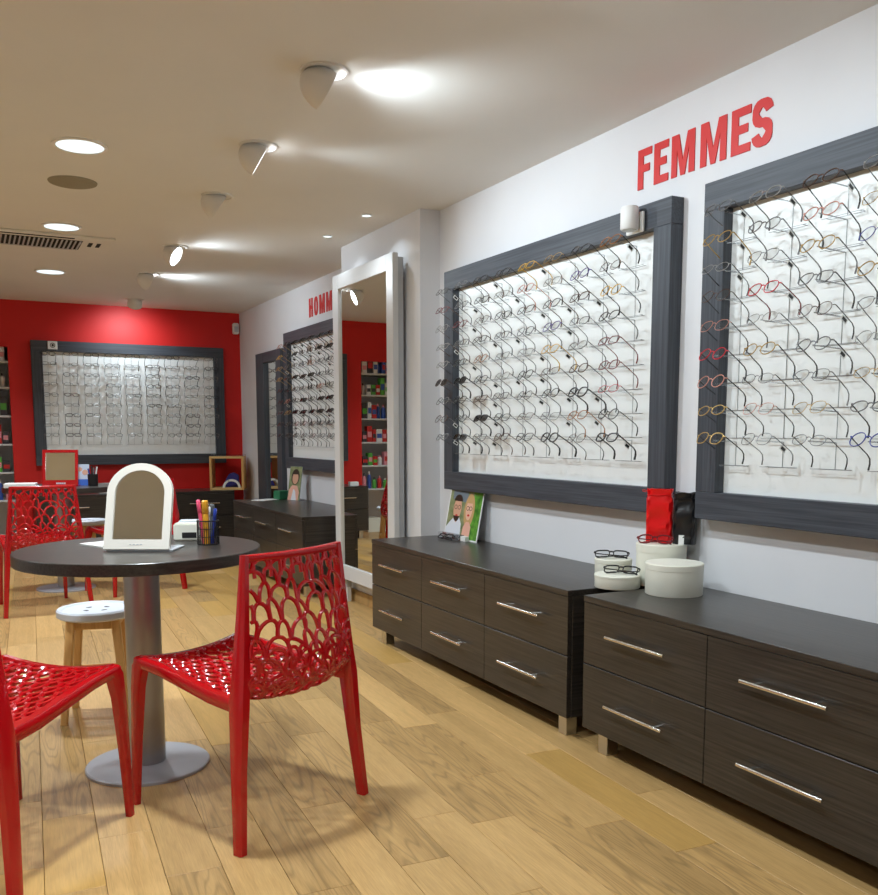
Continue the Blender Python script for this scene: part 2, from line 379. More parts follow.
bm = new(); tube(bm, [(-0.36, 0.42, -0.017), (0.27, 0.42, -0.017), (0.33, 0.39, -0.017), (0.34, 0.15, -0.017)], 0.003, 4); obj('panel_seam', bm, 'grey_plastic', t)

# ------------------------------------------------------------------ lettering
def letter_polys(ch, w, h=0.15, s=0.032):
    v = 0.028
    if ch == 'F': return [[(0, 0), (s, 0), (s, h * .42), (w * .86, h * .42), (w * .86, h * .42 + v), (s, h * .42 + v), (s, h - v), (w, h - v), (w, h), (0, h)]]
    if ch == 'E': return [[(0, 0), (w, 0), (w, v), (s, v), (s, h * .43), (w * .86, h * .43), (w * .86, h * .43 + v), (s, h * .43 + v), (s, h - v), (w, h - v), (w, h), (0, h)]]
    if ch == 'H': return [[(0, 0), (s, 0), (s, h * .43), (w - s, h * .43), (w - s, 0), (w, 0), (w, h), (w - s, h), (w - s, h * .43 + v), (s, h * .43 + v), (s, h), (0, h)]]
    if ch == 'M':
        a = s * 0.92; m = w / 2
        return [[(0, 0), (a, 0), (a, h * .66), (m - .011, 0), (m + .011, 0), (w - a, h * .66), (w - a, 0), (w, 0), (w, h), (w - a * 1.28, h), (m, h * .36), (a * 1.28, h), (0, h)]]
    if ch == 'O':
        N = 28; out = [(w / 2 + w / 2 * abs(cos(2 * pi * i / N)) ** .8 * math.copysign(1, cos(2 * pi * i / N)), h / 2 + h / 2 * sin(2 * pi * i / N)) for i in range(N)]
        wi, hi = w / 2 - s, h / 2 - v
        inn = [(w / 2 + wi * abs(cos(2 * pi * i / N)) ** .8 * math.copysign(1, cos(2 * pi * i / N)), h / 2 + hi * sin(2 * pi * i / N)) for i in range(N)]
        return [[out[i], out[(i + 1) % N], inn[(i + 1) % N], inn[i]] for i in range(N)]
    if ch == 'S':
        s = 0.026; v = 0.024
        rw, rh = w / 2 - s / 2, (h - v) / 4
        cx = w / 2; pts = []
        for i in range(15):
            a = R(8 + i * (262 - 0) / 14); pts.append((cx + rw * cos(a), h - v / 2 - rh + rh * sin(a)))
        for i in range(1, 16):
            a = R(90 - i * (262 + 0) / 15); pts.append((cx + rw * cos(a), v / 2 + rh + rh * sin(a)))
        qs = []; half = []
        for i, p in enumerate(pts):
            a = Vector(pts[max(i - 1, 0)]); b = Vector(pts[min(i + 1, len(pts) - 1)]); d = (b - a).normalized(); n = Vector((-d.y, d.x))
            th = (s * abs(d.y) + v * abs(d.x)) / 2
            half.append((Vector(p) + n * th, Vector(p) - n * th))
        for a, b in zip(half, half[1:]): qs.append([tuple(a[0]), tuple(b[0]), tuple(b[1]), tuple(a[1])])
        return qs
def lettering(word, spans, x, z0, label):
    t = thing('wall_lettering', label, 'lettering', (x, spans[0][0], z0))
    for ch, (ya, yb) in zip(word, spans):
        bm = new()
        for poly in letter_polys(ch, ya - yb):
            prism(bm, poly, -0.0001, -0.004, lambda u, v, d, ya=ya: (d, ya - u - spans[0][0], v))
        bmesh.ops.remove_doubles(bm, verts=bm.verts[:], dist=1e-5)
        fixn(bm); obj('letter', bm, 'red_vinyl', t)
lettering('FEMMES', [(2.911, 2.831), (2.816, 2.736), (2.718, 2.596), (2.566, 2.440), (2.417, 2.330), (2.322, 2.237)], XW, 2.078, 'red wall lettering FEMMES above the eyewear displays')
y = 7.26; sp = []
for ch, wd in zip('HOMMES', (.088, .092, .122, .125, .085, .087)): sp.append((y, y - wd)); y -= wd + .034
lettering('HOMMES', sp, XF, 2.078, 'red wall lettering HOMMES above the display past the mirror')

# ------------------------------------------------------------------ eyeglasses
def rim_pts(shape, cx, N=22):
    out = []
    for i in range(N):
        a = 2 * pi * i / N; c, s = cos(a), sin(a)
        if shape == 'round': x, z = 0.0245 * c, 0.0235 * s
        elif shape == 'oval': x, z = 0.0265 * c, 0.0185 * s
        elif shape == 'rect':
            x = 0.0268 * math.copysign(abs(c) ** .5, c); z = 0.0175 * math.copysign(abs(s) ** .5, s)
        elif shape == 'panto':
            x = 0.0260 * math.copysign(abs(c) ** .75, c) * (1.0 if s > -.2 else 0.93); z = 0.0215 * math.copysign(abs(s) ** .8, s)
        else:  # cat eye
            x = 0.0268 * math.copysign(abs(c) ** .65, c); z = 0.0185 * math.copysign(abs(s) ** .75, s)
            if s > 0: z += 0.006 * max(0, c * math.copysign(1, cx))
        out.append((cx + x, -0.004 * (1 - abs(cx + x) / .06) - 0.0, z - .002))
    return out
GC = {}
def glass_meshes(shape, thick):
    key = (shape, thick)
    if key in GC: return GC[key]
    r = {'wire': 0.0011, 'mid': 0.0017, 'thick': 0.0027}[thick]
    dx = 0.0345
    bm = new()
    for sgn in (-1, 1): tube(bm, rim_pts(shape, sgn * dx), r, 4, closed=True)
    tube(bm, [(-0.0095, -0.004, 0.003), (-0.004, -0.006, 0.0062), (0.004, -0.006, 0.0062), (0.0095, -0.004, 0.003)], r * 1.1, 4)
    for sgn in (-1, 1): tube(bm, [(sgn * 0.0595, 0, 0.008), (sgn * 0.0655, 0.001, 0.009), (sgn * 0.067, 0.006, 0.009)], r * 1.2, 4)
    fm = bpy.data.meshes.new('frame_front'); bm.to_mesh(fm); bm.free()
    lm = []
    for sgn in (-1, 1):
        bm = new(); bm.faces.new([bm.verts.new(p) for p in rim_pts(shape, sgn * dx)])
        m_ = bpy.data.meshes.new('lens'); bm.to_mesh(m_); bm.free(); lm.append(m_)
    tm = []
    for sgn in (-1, 1):
        bm = new(); x = sgn * 0.067
        rr = max(r, 0.0014)
        tube(bm, [(x, 0.006, 0.009), (x, 0.05, 0.009), (x * .98, 0.092, 0.009), (x * .96, 0.108, 0.004), (x * .95, 0.117, -0.008), (x * .94, 0.123, -0.026)], [rr, rr, rr, rr * 1.2, rr * 1.5, rr * 1.6], 4)
        m_ = bpy.data.meshes.new('temple'); bm.to_mesh(m_); bm.free(); tm.append(m_)
    GC[key] = (fm, lm, tm)
    return GC[key]
MC = {}
def with_mat(me, m):
    k = (me.name, m)
    if k not in MC:
        c = me.copy(); c.materials.clear(); c.materials.append(M[m]); MC[k] = c
    return MC[k]
bm = new(); box(bm, -0.0004, 0.0004, 0.045, 0.073, -0.010, 0.006); quad(bm, [(.0006, .049, .003), (.0006, .069, .003), (.0006, .069, -.007), (.0006, .049, -.007)], 1)
tagme = bpy.data.meshes.new('price_tag'); bm.to_mesh(tagme); bm.free(); tagme.materials.append(M['white_plastic']); tagme.materials.append(M['black_plastic'])
def eyeglasses(label, loc, rot, shape, thick, col, temple='black', lens='lens_clear', ptag=False, group=None):
    t = thing('eyeglasses', label, 'eyeglasses', loc, rot=rot, group=group)
    fm, lm, tm = glass_meshes(shape, thick)
    f = inst('frame_front', with_mat(fm, 'frame_' + col.replace(' ', '_')), t)
    for l in lm: inst('lens', with_mat(l, lens), f)
    for q in tm: inst('temple', with_mat(q, 'frame_' + temple.replace(' ', '_')), t)
    if ptag: inst('price_tag', tagme, t, (0.0655, 0, 0))
    return t
def folded_glasses(label, loc, rz, shape, col):
    t = thing('eyeglasses', label, 'eyeglasses', loc, rz)
    fm, lm, tm = glass_meshes(shape, 'thick'); k = 'frame_' + col.replace(' ', '_'); tl = R(-52)
    f = inst('frame_front', with_mat(fm, k), t, (0, 0, .0175), (tl, 0, 0))
    for l in lm: inst('lens', with_mat(l, 'lens_clear'), f)
    for sg in (-1, 1):
        bm = new(); x = sg * .067
        tube(bm, [(x, .006, .009), (x * .96, .011 + .003 * sg, .008), (x * .2, .013 + .003 * sg, .004), (-x * .6, .014 + .003 * sg, .000), (-x * .9, .013 + .003 * sg, -.014)], [.0022, .0022, .0022, .003, .003], 5)
        obj('temple', bm, k, t, (0, 0, .0175), (tl, 0, 0))
    return t
ORD = ['first', 'second', 'third', 'fourth', 'fifth', 'sixth', 'seventh', 'eighth', 'ninth', 'tenth', 'eleventh', 'twelfth', 'thirteenth', 'fourteenth', 'fifteenth', 'sixteenth', 'seventeenth', 'eighteenth']
ROWN = ['top', 'second', 'third', 'fourth', 'fifth', 'sixth', 'seventh', 'eighth', 'bottom']
TILT = R(-33)
# glasses holder: nose rod plus a little rest bar, points towards -y from the board
bm = new()
tube(bm, [(0, 0, -0.012), (0, -0.125, -0.006)], 0.0022, 5, mi=1)
holder_rod = bpy.data.meshes.new('glasses_holder')
tube(bm, [(-0.075, -0.024, -0.094), (0.075, -0.024, -0.094)], 0.0011, 4)
for sx in (-0.06, 0.06): tube(bm, [(sx, 0, -0.094), (sx, -0.024, -0.094)], 0.0011, 4)
tube(bm, [(0, -.0012, -0.012), (0, -.0012, -0.094)], 0.0011, 4); tube(bm, [(-.061, -.0012, -0.094), (.061, -.0012, -0.094)], 0.0011, 4)
bm.to_mesh(holder_rod); bm.free(); holder_rod.materials.append(M['holder_wire']); holder_rod.materials.append(M['acrylic'])

def display(name, label, length, loc, rz, gcols, pal, where, colname, grp, seed, simple=False, depth=0.061, dense=None):
    """wall panel built in local space: x along the wall, -y out of the wall, board at y=0"""
    rg = random.Random(seed)
    t = thing('eyewear_display', label, 'display panel', loc, rz, 'slate framed eyewear displays')
    Z0, Z1, fw = 0.822, 1.995, 0.098
    bm = new(); box(bm, 0.01, length - .01, -0.02, -0.0005, Z0 + .01, Z1 - .01); obj('backboard', bm, 'white_board', t)
    for nm, b in (('frame_top', (0, length, -depth, -0.0012, Z1 - fw, Z1)), ('frame_bottom', (0, length, -depth, -0.0012, Z0, Z0 + fw))):
        bm = new(); box(bm, *b, 0.002); obj('frame_rail', bm, 'slate_x', t)
    for b in ((0, fw, -depth, -0.0012, Z0 + fw, Z1 - fw), (length - fw, length, -depth, -0.0012, Z0 + fw, Z1 - fw)):
        bm = new(); box(bm, *b, 0.002); obj('frame_stile', bm, 'slate_z', t)
    mw = Matrix.Translation(loc) @ Matrix.Rotation(rz, 4, 'Z')
    for ci, gx in enumerate(gcols):
        for ri in range(9):
            z = 1.872 - ri * 0.095
            inst('glasses_holder', holder_rod, t, (gx, -0.02, z))
            col, shape, thick, temple, lens = pal(rg, ri, ci)
            p = mw @ Vector((gx + rg.uniform(-.004, .004), -0.02 - 0.123 + rg.uniform(-.004, .004), z + rg.uniform(-.003, .003)))
            wd = {'wire': 'thin ', 'mid': '', 'thick': 'thick '}[thick]
            kind = 'sunglasses' if lens == 'lens_dark' else 'eyeglasses'
            lb = f'{wd}{col} {kind}, {ROWN[ri]} row, {ORD[ci]} column from {colname}, {where}'
            rot = (TILT + R(rg.uniform(-2.5, 2.5)), R(rg.uniform(-2, 2)), rz + R(rg.uniform(-3, 3)))
            if simple: simple_glasses(lb, p, rot, shape, thick, col, grp)
            else: eyeglasses(lb, p, rot, shape, thick, col, temple, lens, rg.random() < .42, grp)
    return t
SG = {}
def simple_glasses(label, loc, rot, shape, thick, col, grp):
    key = (shape, thick, col)
    if key not in SG:
        fm, lm, tm = glass_meshes(shape, thick); bm = new()
        for q in (fm, *tm): bm.from_mesh(q)
        me = bpy.data.meshes.new('eyeglasses'); bm.to_mesh(me); bm.free(); me.materials.append(M['frame_' + col.replace(' ', '_')]); SG[key] = me
    o = inst('eyeglasses', SG[key], None, loc, rot); tag(o, label, 'eyeglasses', grp)

def wpick(rg, d):
    ks = list(d); return rg.choices(ks, [d[k] for k in ks])[0]
def pal_a(rg, r, c):
    sp = {(7, 2): ('black', 'rect', 'thick', 'black', 'lens_dark'), (5, 0): ('brown', 'panto', 'mid', 'brown', 'lens_dark'), (5, 1): ('black', 'panto', 'thick', 'black', 'lens_dark'), (8, 1): ('black', 'rect', 'thick', 'black', 'lens_dark'),
          (8, 7): ('black', 'cat', 'thick', 'black', 'lens_clear'), (8, 5): ('black', 'panto', 'thick', 'black', 'lens_clear'), (6, 6): ('black', 'panto', 'thick', 'black', 'lens_clear'),
          (4, 5): ('yellow', 'panto', 'mid', 'yellow', 'lens_clear'), (4, 7): ('dark red', 'rect', 'mid', 'dark red', 'lens_clear'), (5, 7): ('dark red', 'panto', 'mid', 'dark red', 'lens_clear'), (6, 7): ('red', 'oval', 'wire', 'black', 'lens_clear'),
          (0, 7): ('tortoise', 'panto', 'mid', 'black', 'lens_clear'), (0, 4): ('yellow', 'rect', 'mid', 'yellow', 'lens_clear'), (1, 4): ('rose', 'panto', 'mid', 'rose', 'lens_clear'), (2, 7): ('yellow', 'round', 'mid', 'black', 'lens_clear'),
          (1, 6): ('purple', 'round', 'mid', 'black', 'lens_clear'), (3, 5): ('purple', 'panto', 'mid', 'black', 'lens_clear'), (7, 6): ('tortoise', 'panto', 'mid', 'tortoise', 'lens_clear'), (0, 6): ('black', 'round', 'mid', 'black', 'lens_clear'), (7, 7): ('black', 'round', 'mid', 'black', 'lens_clear')}
    if (r, c) in sp: return sp[(r, c)]
    col = wpick(rg, {'black': 5, 'brown': 4, 'grey': 4, 'silver': 2, 'gold': 1, 'rose': 1.5, 'tortoise': 1, 'purple': .4, 'dark red': .6})
    return col, rg.choice(('round', 'panto', 'panto', 'rect', 'cat', 'oval')), rg.choice(('wire', 'mid', 'mid')), wpick(rg, {'black': 5, 'brown': 1.5, 'grey': 1}), 'lens_clear'
def pal_b(rg, r, c):
    sp = {(3, 1): ('red', 'panto', 'mid', 'dark red', 'lens_clear'), (5, 0): ('red', 'round', 'mid', 'black', 'lens_clear'), (5, 1): ('gold', 'round', 'mid', 'black', 'lens_clear'), (6, 0): ('rose', 'round', 'mid', 'black', 'lens_clear'),
          (7, 1): ('rose', 'panto', 'wire', 'black', 'lens_clear'), (8, 3): ('blue', 'round', 'mid', 'black', 'lens_clear'), (2, 3): ('blue', 'round', 'wire', 'black', 'lens_clear'), (0, 2): ('brown', 'round', 'mid', 'black', 'lens_clear'), (1, 0): ('gold', 'round', 'mid', 'gold', 'lens_clear')}
    if (r, c) in sp: return sp[(r, c)]
    return wpick(rg, {'silver': 6, 'gold': 3, 'grey': 4, 'rose': .6, 'brown': 1}), rg.choice(('round', 'round', 'panto', 'oval')), rg.choice(('wire', 'wire', 'mid')), rg.choice(('black', 'black', 'grey')), 'lens_clear'
def pal_c(rg, r, c):
    if c >= 2 and r in (0, 1, 3, 5, 6) and rg.random() < .8: return 'black', 'rect', 'thick', 'black', 'lens_dark'
    if c == 0 and r < 4: return ('rose', 'yellow', 'gold', 'gold')[r], 'panto', 'mid', 'gold', 'lens_clear'
    return wpick(rg, {'black': 6, 'brown': 3, 'gold': 1.5, 'grey': 2, 'rose': .6}), rg.choice(('rect', 'panto', 'round')), 'mid', 'black', 'lens_clear'
def pal_d(rg, r, c):
    return wpick(rg, {'black': 5, 'grey': 3}), rg.choice(('rect', 'panto', 'oval')), rg.choice(('mid', 'thick')), 'black', 'lens_clear'
# panels on the near wall: local x runs towards the camera (-Y)
display('a', 'large slate framed eyewear display between the mirror pillar and the red pouch', 1.803, (XW, 4.447, 0), R(-90), [0.135 + .2035 * i for i in range(8)], pal_a, 'display over the photo card', 'the pillar', 'eyewear on the display beside the pillar', 3)
display('b', 'slate framed eyewear display with mostly thin wire frames, over the cream boxes', 1.803, (XW, 2.477, 0), R(-90), [0.152 + .206 * i for i in range(5)], pal_b, 'display over cream boxes', 'the display gap', 'eyewear on the display over the cream boxes', 5)
display('c', 'slate framed eyewear display under HOMMES, partly hidden by the tall mirror', 1.803, (XF, 7.79, 0), R(-90), [0.14 + .2035 * i for i in range(8)], pal_c, 'HOMMES display', 'the dark mirror', 'eyewear on the HOMMES display', 8)
display('d', 'slate framed eyewear display filling the red end wall', 1.803, (0.547, YF, 0), 0.0, [0.145 + .189 * i for i in range(9)], pal_d, 'red wall display', 'the red desk mirror', 'eyewear on the red wall display', 9, simple=True)

# ------------------------------------------------------------------ dressers
def dresser(label, cols, depth, loc, rz, dw=0.6043, group='dark oak drawer dressers'):
    """local: x along the front, front face at y=0 facing -y, depth to +y"""
    t = thing('drawer_dresser', label, 'dresser', loc, rz, group)
    Lg = cols * dw; ZB, ZT = 0.085, 0.563
    bm = new(); box(bm, 0, Lg, -0.002, depth, ZT - 0.022, ZT, 0.0015); obj('top', bm, 'dark_oak_x', t)
    bm = new(); box(bm, 0.02, Lg - .02, 0.024, depth - 0.005, ZB + .012, ZT - 0.022); obj('carcass', bm, 'dark_slot', t)
    for x0 in (0, Lg - .02):
        bm = new(); box(bm, x0, x0 + .02, 0.021, depth, ZB, ZT - .022, 0.001); obj('side_panel', bm, 'dark_oak_y', t)
    bm = new(); box(bm, .02, Lg - .02, 0.024, depth, ZB, ZB + .012); obj('bottom', bm, 'dark_oak_x', t)
    zs = 0.3195
    for c in range(cols):
        for (a, b, hz) in ((ZB, zs - .002, 0.2035), (zs + .002, ZT - 0.0235, 0.4445)):
            bm = new(); box(bm, c * dw + .0015, (c + 1) * dw - .0015, 0.0, 0.02, a, b, 0.0012)
            d = obj('drawer', bm, 'dark_oak_x', t)
            bm = new(); x0 = c * dw + (dw - .29) / 2
            tube(bm, [(x0, -0.027, hz), (x0 + .29, -0.027, hz)], 0.006, 10)
            for xx in (x0 + .045, x0 + .245): tube(bm, [(xx, 0.0, hz), (xx, -0.027, hz)], 0.0045, 8)
            obj('handle', bm, 'chrome', d, smooth=40)
    for x0 in (0.05, Lg - .10):
        for y0 in (0.035, depth - .09):
            bm = new(); box(bm, x0, x0 + .05, y0, y0 + .05, 0, ZB, 0.002); obj('leg', bm, 'steel', t)
    return t
dresser('dark oak six drawer dresser holding the photo card', 3, 0.49, (1.89, 4.457, 0), R(-90))
dresser('dark oak drawer dresser beside the cream boxes, running towards the shop front', 3, 0.49, (1.89, 2.548, 0), R(-90))
dresser('dark oak drawer dresser under the HOMMES display', 3, 0.56, (1.967, 7.655, 0), R(-90))
dresser('dark oak drawer dresser below the red wall display, carrying the wooden cube', 3, 0.49, (0.50, 8.945, 0), 0)

# ------------------------------------------------------------------ tall mirror on the pillar
t = thing('tall_mirror', 'tall white framed mirror mounted on the pillar', 'mirror', (2.163, 5.2425, 0), R(0.6))
# local: y along the wall, x into the wall
hl = 0.4675; za, zb, fw = 0.165, 2.146, 0.092
for y0, y1 in ((-hl, -hl + fw), (hl - fw, hl)):
    bm = new(); box(bm, 0, 0.035, y0, y1, za, zb, 0.003); obj('frame_stile', bm, 'white_lacquer', t)
for z0, z1 in ((za, za + fw), (zb - fw, zb)):
    bm = new(); box(bm, 0.0005, 0.0345, -hl + fw, hl - fw, z0, z1, 0.002); obj('frame_rail', bm, 'white_lacquer', t)
bm = new(); box(bm, 0.014, 0.018, -hl + fw - .01, hl - fw + .01, za + fw - .01, zb - fw + .01); obj('mirror_glass', bm, 'mirror_silver', t)
bm = new(); box(bm, 0.020, 0.033, -hl + .02, hl - .02, za + .02, zb - .02); obj('back_panel', bm, 'grey_plastic', t)
for y0 in (-hl + .01, -hl + .06, hl - .10):
    bm = new(); box(bm, 0.036, 0.072, y0, y0 + .03, 0.10, zb - .02, 0.002); obj('mounting_rail', bm, 'grey_plastic', t)
for y0 in (-hl + .01, hl - .10):
    bm = new(); box(bm, 0.040, 0.068, y0, y0 + .05, 0.0, 0.10, 0.002); obj('foot', bm, 'white_lacquer', t)

# dark framed mirror near the corner
t = thing('wall_mirror', 'narrow wall mirror in a wide dark slate frame by the room corner', 'mirror', (XF, 8.725, 0), R(-90))
for x0, x1 in ((0, 0.25), (0.64, 0.785)):
    bm = new(); box(bm, x0, x1, -0.045, -.001, 0.12, 1.885, 0.002); obj('frame_stile', bm, 'slate_z', t)
for z0, z1 in ((0.12, 0.22), (1.79, 1.885)):
    bm = new(); box(bm, 0.25, 0.64, -0.0445, -.001, z0, z1, 0.002); obj('frame_rail', bm, 'slate_x', t)
bm = new(); box(bm, 0.245, 0.645, -0.018, -0.012, 0.21, 1.80); obj('mirror_glass', bm, 'mirror_silver', t)

# ------------------------------------------------------------------ round tables
def round_table(label, x, y, r=0.392, br=0.203):
    t = thing('round_table', label, 'table', (x, y, 0), R(20), 'round pedestal tables')
    bm = new(); lathe(bm, [(r - .002, 0.712), (r, 0.714), (r, 0.748), (r - .002, 0.75)], 72); fixn(bm); obj('tabletop', bm, 'dark_oak_x', t, smooth=40)
    bm = new(); lathe(bm, [(0.058, 0.016), (0.058, 0.712)], 40); fixn(bm); obj('pedestal', bm, 'satin_steel', t, smooth=40)
    bm = new(); lathe(bm, [(br, 0), (br, 0.008), (br - .004, 0.011), (0.075, 0.016), (0.06, 0.017)], 64); fixn(bm); obj('base_plate', bm, 'base_steel', t, smooth=30)
    return t
round_table('round dark oak pedestal table with the white arched mirror', 0.484, 3.116)
round_table('round dark oak pedestal table with the red square mirror', 0.57, 7.07)

# ------------------------------------------------------------------ red web chairs
def chair_profile(s):
    """side profile (y forward, z up) of the shell; s in 0..1 seat front to back, 1..2 up the back"""
    pts = [(0.0, .490, .462), (0.12, .44, .460), (0.35, .32, .444), (0.6, .20, .424), (0.82, .10, .410), (1.0, .035, .418), (1.1, .008, .448), (1.3, .000, .53), (1.6, .012, .66), (1.85, .026, .76), (2.0, .032, .795)]
    for a, b in zip(pts, pts[1:]):
        if s <= b[0]:
            f = (s - a[0]) / (b[0] - a[0]); return a[1] + (b[1] - a[1]) * f, a[2] + (b[2] - a[2]) * f
    return pts[-1][1], pts[-1][2]
def chair_halfw(s):
    if s < 1: return 0.192 + (0.214 - 0.192) * s
    return 0.214 + (0.178 - 0.214) * (s - 1)
def chair_pt(u, s):
    y, z = chair_profile(s)
    c = (1 - u * u)
    if s < 1: z -= 0.020 * c; y -= 0.035 * c * max(0, (s - .6) / .4)
    else: y -= c * (0.035 + 0.030 * max(0, 1 - abs(s - 1.2) / .5) - 0.010 * (s - 1))
    return Vector((u * chair_halfw(s), y, z))
def chair_meshes():
    rg = random.Random(21); out = {}
    def arches(bm, s0, s1, rows, cols, rad, jit):
        hs = (s1 - s0) / rows
        apex = {}
        for r in range(rows + 1):
            off = 0.0 if r % 2 == 0 else 0.5
            for c in range(-1, cols + 2):
                apex[(r, c)] = ((c + off) / cols * 2 - 1 + rg.uniform(-jit, jit) * 2 / cols, s0 + r * hs + rg.uniform(-jit, jit) * hs * .7)
        for r in range(rows):
            for c in range(-1, cols + 2):
                # arch of row r: feet on neighbouring apexes of row r, crown on apex of row r+1
                o = 0 if r % 2 == 0 else 1
                a = apex.get((r, c)); b = apex.get((r, c + 1)); top = apex.get((r + 1, c + (0 if r % 2 == 0 else 1)))
                if not (a and b and top): continue
                path = []
                for i in range(9):
                    th = pi * i / 8
                    u = (a[0] + b[0]) / 2 + (top[0] - (a[0] + b[0]) / 2) * sin(th) - cos(th) * (b[0] - a[0]) / 2 * 0.96
                    base = a[1] + (b[1] - a[1]) * i / 8
                    s = base + (top[1] - base) * sin(th) ** .75
                    if -1.0 <= u <= 1.0: path.append(chair_pt(u, min(max(s, s0), s1)))
                    elif len(path) > 1: break
                if len(path) > 2: tube(bm, path, rad, 6)
    bm = new(); arches(bm, 1.06, 1.98, 8, 8, 0.0060, 0.30)
    arches(bm, 1.0, 1.34, 5, 9, 0.0056, 0.25)
    for c in range(9):
        u = -0.85 + c * 0.2125 + rg.uniform(-.04, .04); tube(bm, [chair_pt(u, 1.80), chair_pt(u + rg.uniform(-.03, .03), 1.99)], 0.0058, 6)
    fixn(bm); out['backrest_web'] = bm
    bm = new(); arches(bm, 0.03, 1.12, 17, 10, 0.0068, 0.25)
    fixn(bm); out['seat_web'] = bm
    bm = new(); N = 12
    rectbar(bm, [chair_pt(-1.03 + 2.06 * i / N, 2.0) for i in range(N + 1)], 0.020, 0.017, ax=(0, 0, 1)); fixn(bm); out['top_rail'] = bm
    bm = new(); rectbar(bm, [chair_pt(-1 + 2 * i / 8, 0.02) - Vector((0, 0, .008)) for i in range(9)], 0.030, 0.022, ax=(0, 0, 1)); fixn(bm); out['front_rail'] = bm
    for sg, nm in ((-1, 'l'), (1, 'r')):
        bm = new()
        rectbar(bm, [(sg * .255, 0, 0), (sg * .236, .018, .22), (sg * .221, .026, .40), (sg * .212, .028, .47), (sg * .197, .030, .64), (sg * .184, .032, .805)],
                [.026, .030, .034, .032, .024, .018], [.034, .042, .056, .050, .034, .022], ax=(1, 0, 0)); fixn(bm); out['leg_rear_' + nm] = bm
        bm = new()
        rectbar(bm, [(sg * .203, .517, 0), (sg * .199, .508, .20), (sg * .195, .497, .37), (sg * .193, .487, .43), (sg * .193, .472, .454)], [.020, .026, .032, .034, .032], [.022, .030, .040, .050, .046], ax=(1, 0, 0)); fixn(bm); out['leg_front_' + nm] = bm
        bm = new()
        P = [(sg * .193, .497, .448), (sg * .194, .46, .448), (sg * .197, .38, .441), (sg * .203, .27, .423), (sg * .210, .15, .404), (sg * .216, .05, .398), (sg * .218, .026, .40)]
        rectbar(bm, P, [.030] * 7, [.030, .034, .036, .036, .038, .040, .040], ax=(1, 0, 0)); fixn(bm); out['seat_rail_' + nm] = bm
    return {k: v for k, v in out.items()}
CHM = {}
for k, b in chair_meshes().items():
    o_ = obj(k, b, 'red_plastic', smooth=50); CHM[k] = o_.data; bpy.data.objects.remove(o_)
def chair(label, c, fd):
    rz = math.atan2(-fd[0], fd[1])
    t = thing('web_chair', label, 'chair', (c[0], c[1], 0), rz, 'red perforated plastic chairs')
    inst('backrest', CHM['backrest_web'], t); inst('seat', CHM['seat_web'], t); inst('top_rail', CHM['top_rail'], t); inst('front_rail', CHM['front_rail'], t)
    for s in 'lr':
        inst('leg', CHM['leg_rear_' + s], t); inst('leg', CHM['leg_front_' + s], t); inst('seat_rail', CHM['seat_rail_' + s], t)
    return t
chair('red perforated plastic chair, back fully turned, at the table with the arched mirror', (0.812, 2.424), (-.460, .888))
chair('red perforated plastic chair whose front leg meets the other chair by the table base', (-0.144, 2.483), (.70, .714))
chair('red perforated plastic chair with its back in front of the red square mirror', (0.39, 6.10), (-.12, .993))
chair('red perforated plastic chair side on, behind the white arched mirror', (1.245, 6.877), (-.937, -.35))

# ------------------------------------------------------------------ button stools
def stool(label, x, y, rz, h=0.44, r=0.150):
    t = thing('button_stool', label, 'stool', (x, y, 0), rz, 'button seat stools')
    bm = new(); lathe(bm, [(r - .012, h - .036), (r, h - .028), (r, h - .006), (r - .006, h), (r - .022, h), (r - .028, h - .005), (0.001, h - .007)], 48, cap=False); fixn(bm)
    s = obj('seat', bm, 'pale_grey_plastic', t, smooth=35)
    for sx in (-1, 1):
        for sy in (-1, 1):
            bm = new(); lathe(bm, [(0.013, h - .0066), (0.013, h - .0061)], 16, (sx * .036, sy * .036, 0)); fixn(bm); obj('button_hole', bm, 'dark_slot', s)
    f = 0.118; g = 0.082
    for sx in (-1, 1):
        for sy in (-1, 1):
            bm = new(); rectbar(bm, [(sx * f, sy * f, 0), (sx * g, sy * g, h - .034)], [.026, .034], [.026, .034]); fixn(bm); obj('leg', bm, 'beech', t)
    for (sx, sy) in ((-1, 0), (1, 0), (0, -1), (0, 1)):
        bm = new(); q = 0.104; z = .17
        if sx: rectbar(bm, [(sx * q, -q, z), (sx * q, q, z)], .018, .026, ax=(1, 0, 0))
        else: rectbar(bm, [(-q, sy * q, z), (q, sy * q, z)], .018, .026, ax=(0, 1, 0))
        fixn(bm); obj('stretcher', bm, 'beech', t)
    for (sx, sy) in ((-1, 0), (1, 0), (0, -1), (0, 1)):
        bm = new(); q = 0.083; z = h - .055
        if sx: rectbar(bm, [(sx * q, -q, z), (sx * q, q, z)], .016, .034, ax=(1, 0, 0))
        else: rectbar(bm, [(-q, sy * q, z), (q, sy * q, z)], .016, .034, ax=(0, 1, 0))
        fixn(bm); obj('apron', bm, 'beech', t)
stool('pale grey button shaped stool on wooden legs behind the table pedestal', 0.412, 3.785, R(-15.7))
stool('pale grey button shaped stool on wooden legs near the red wall dresser', 0.80, 7.72, R(20))

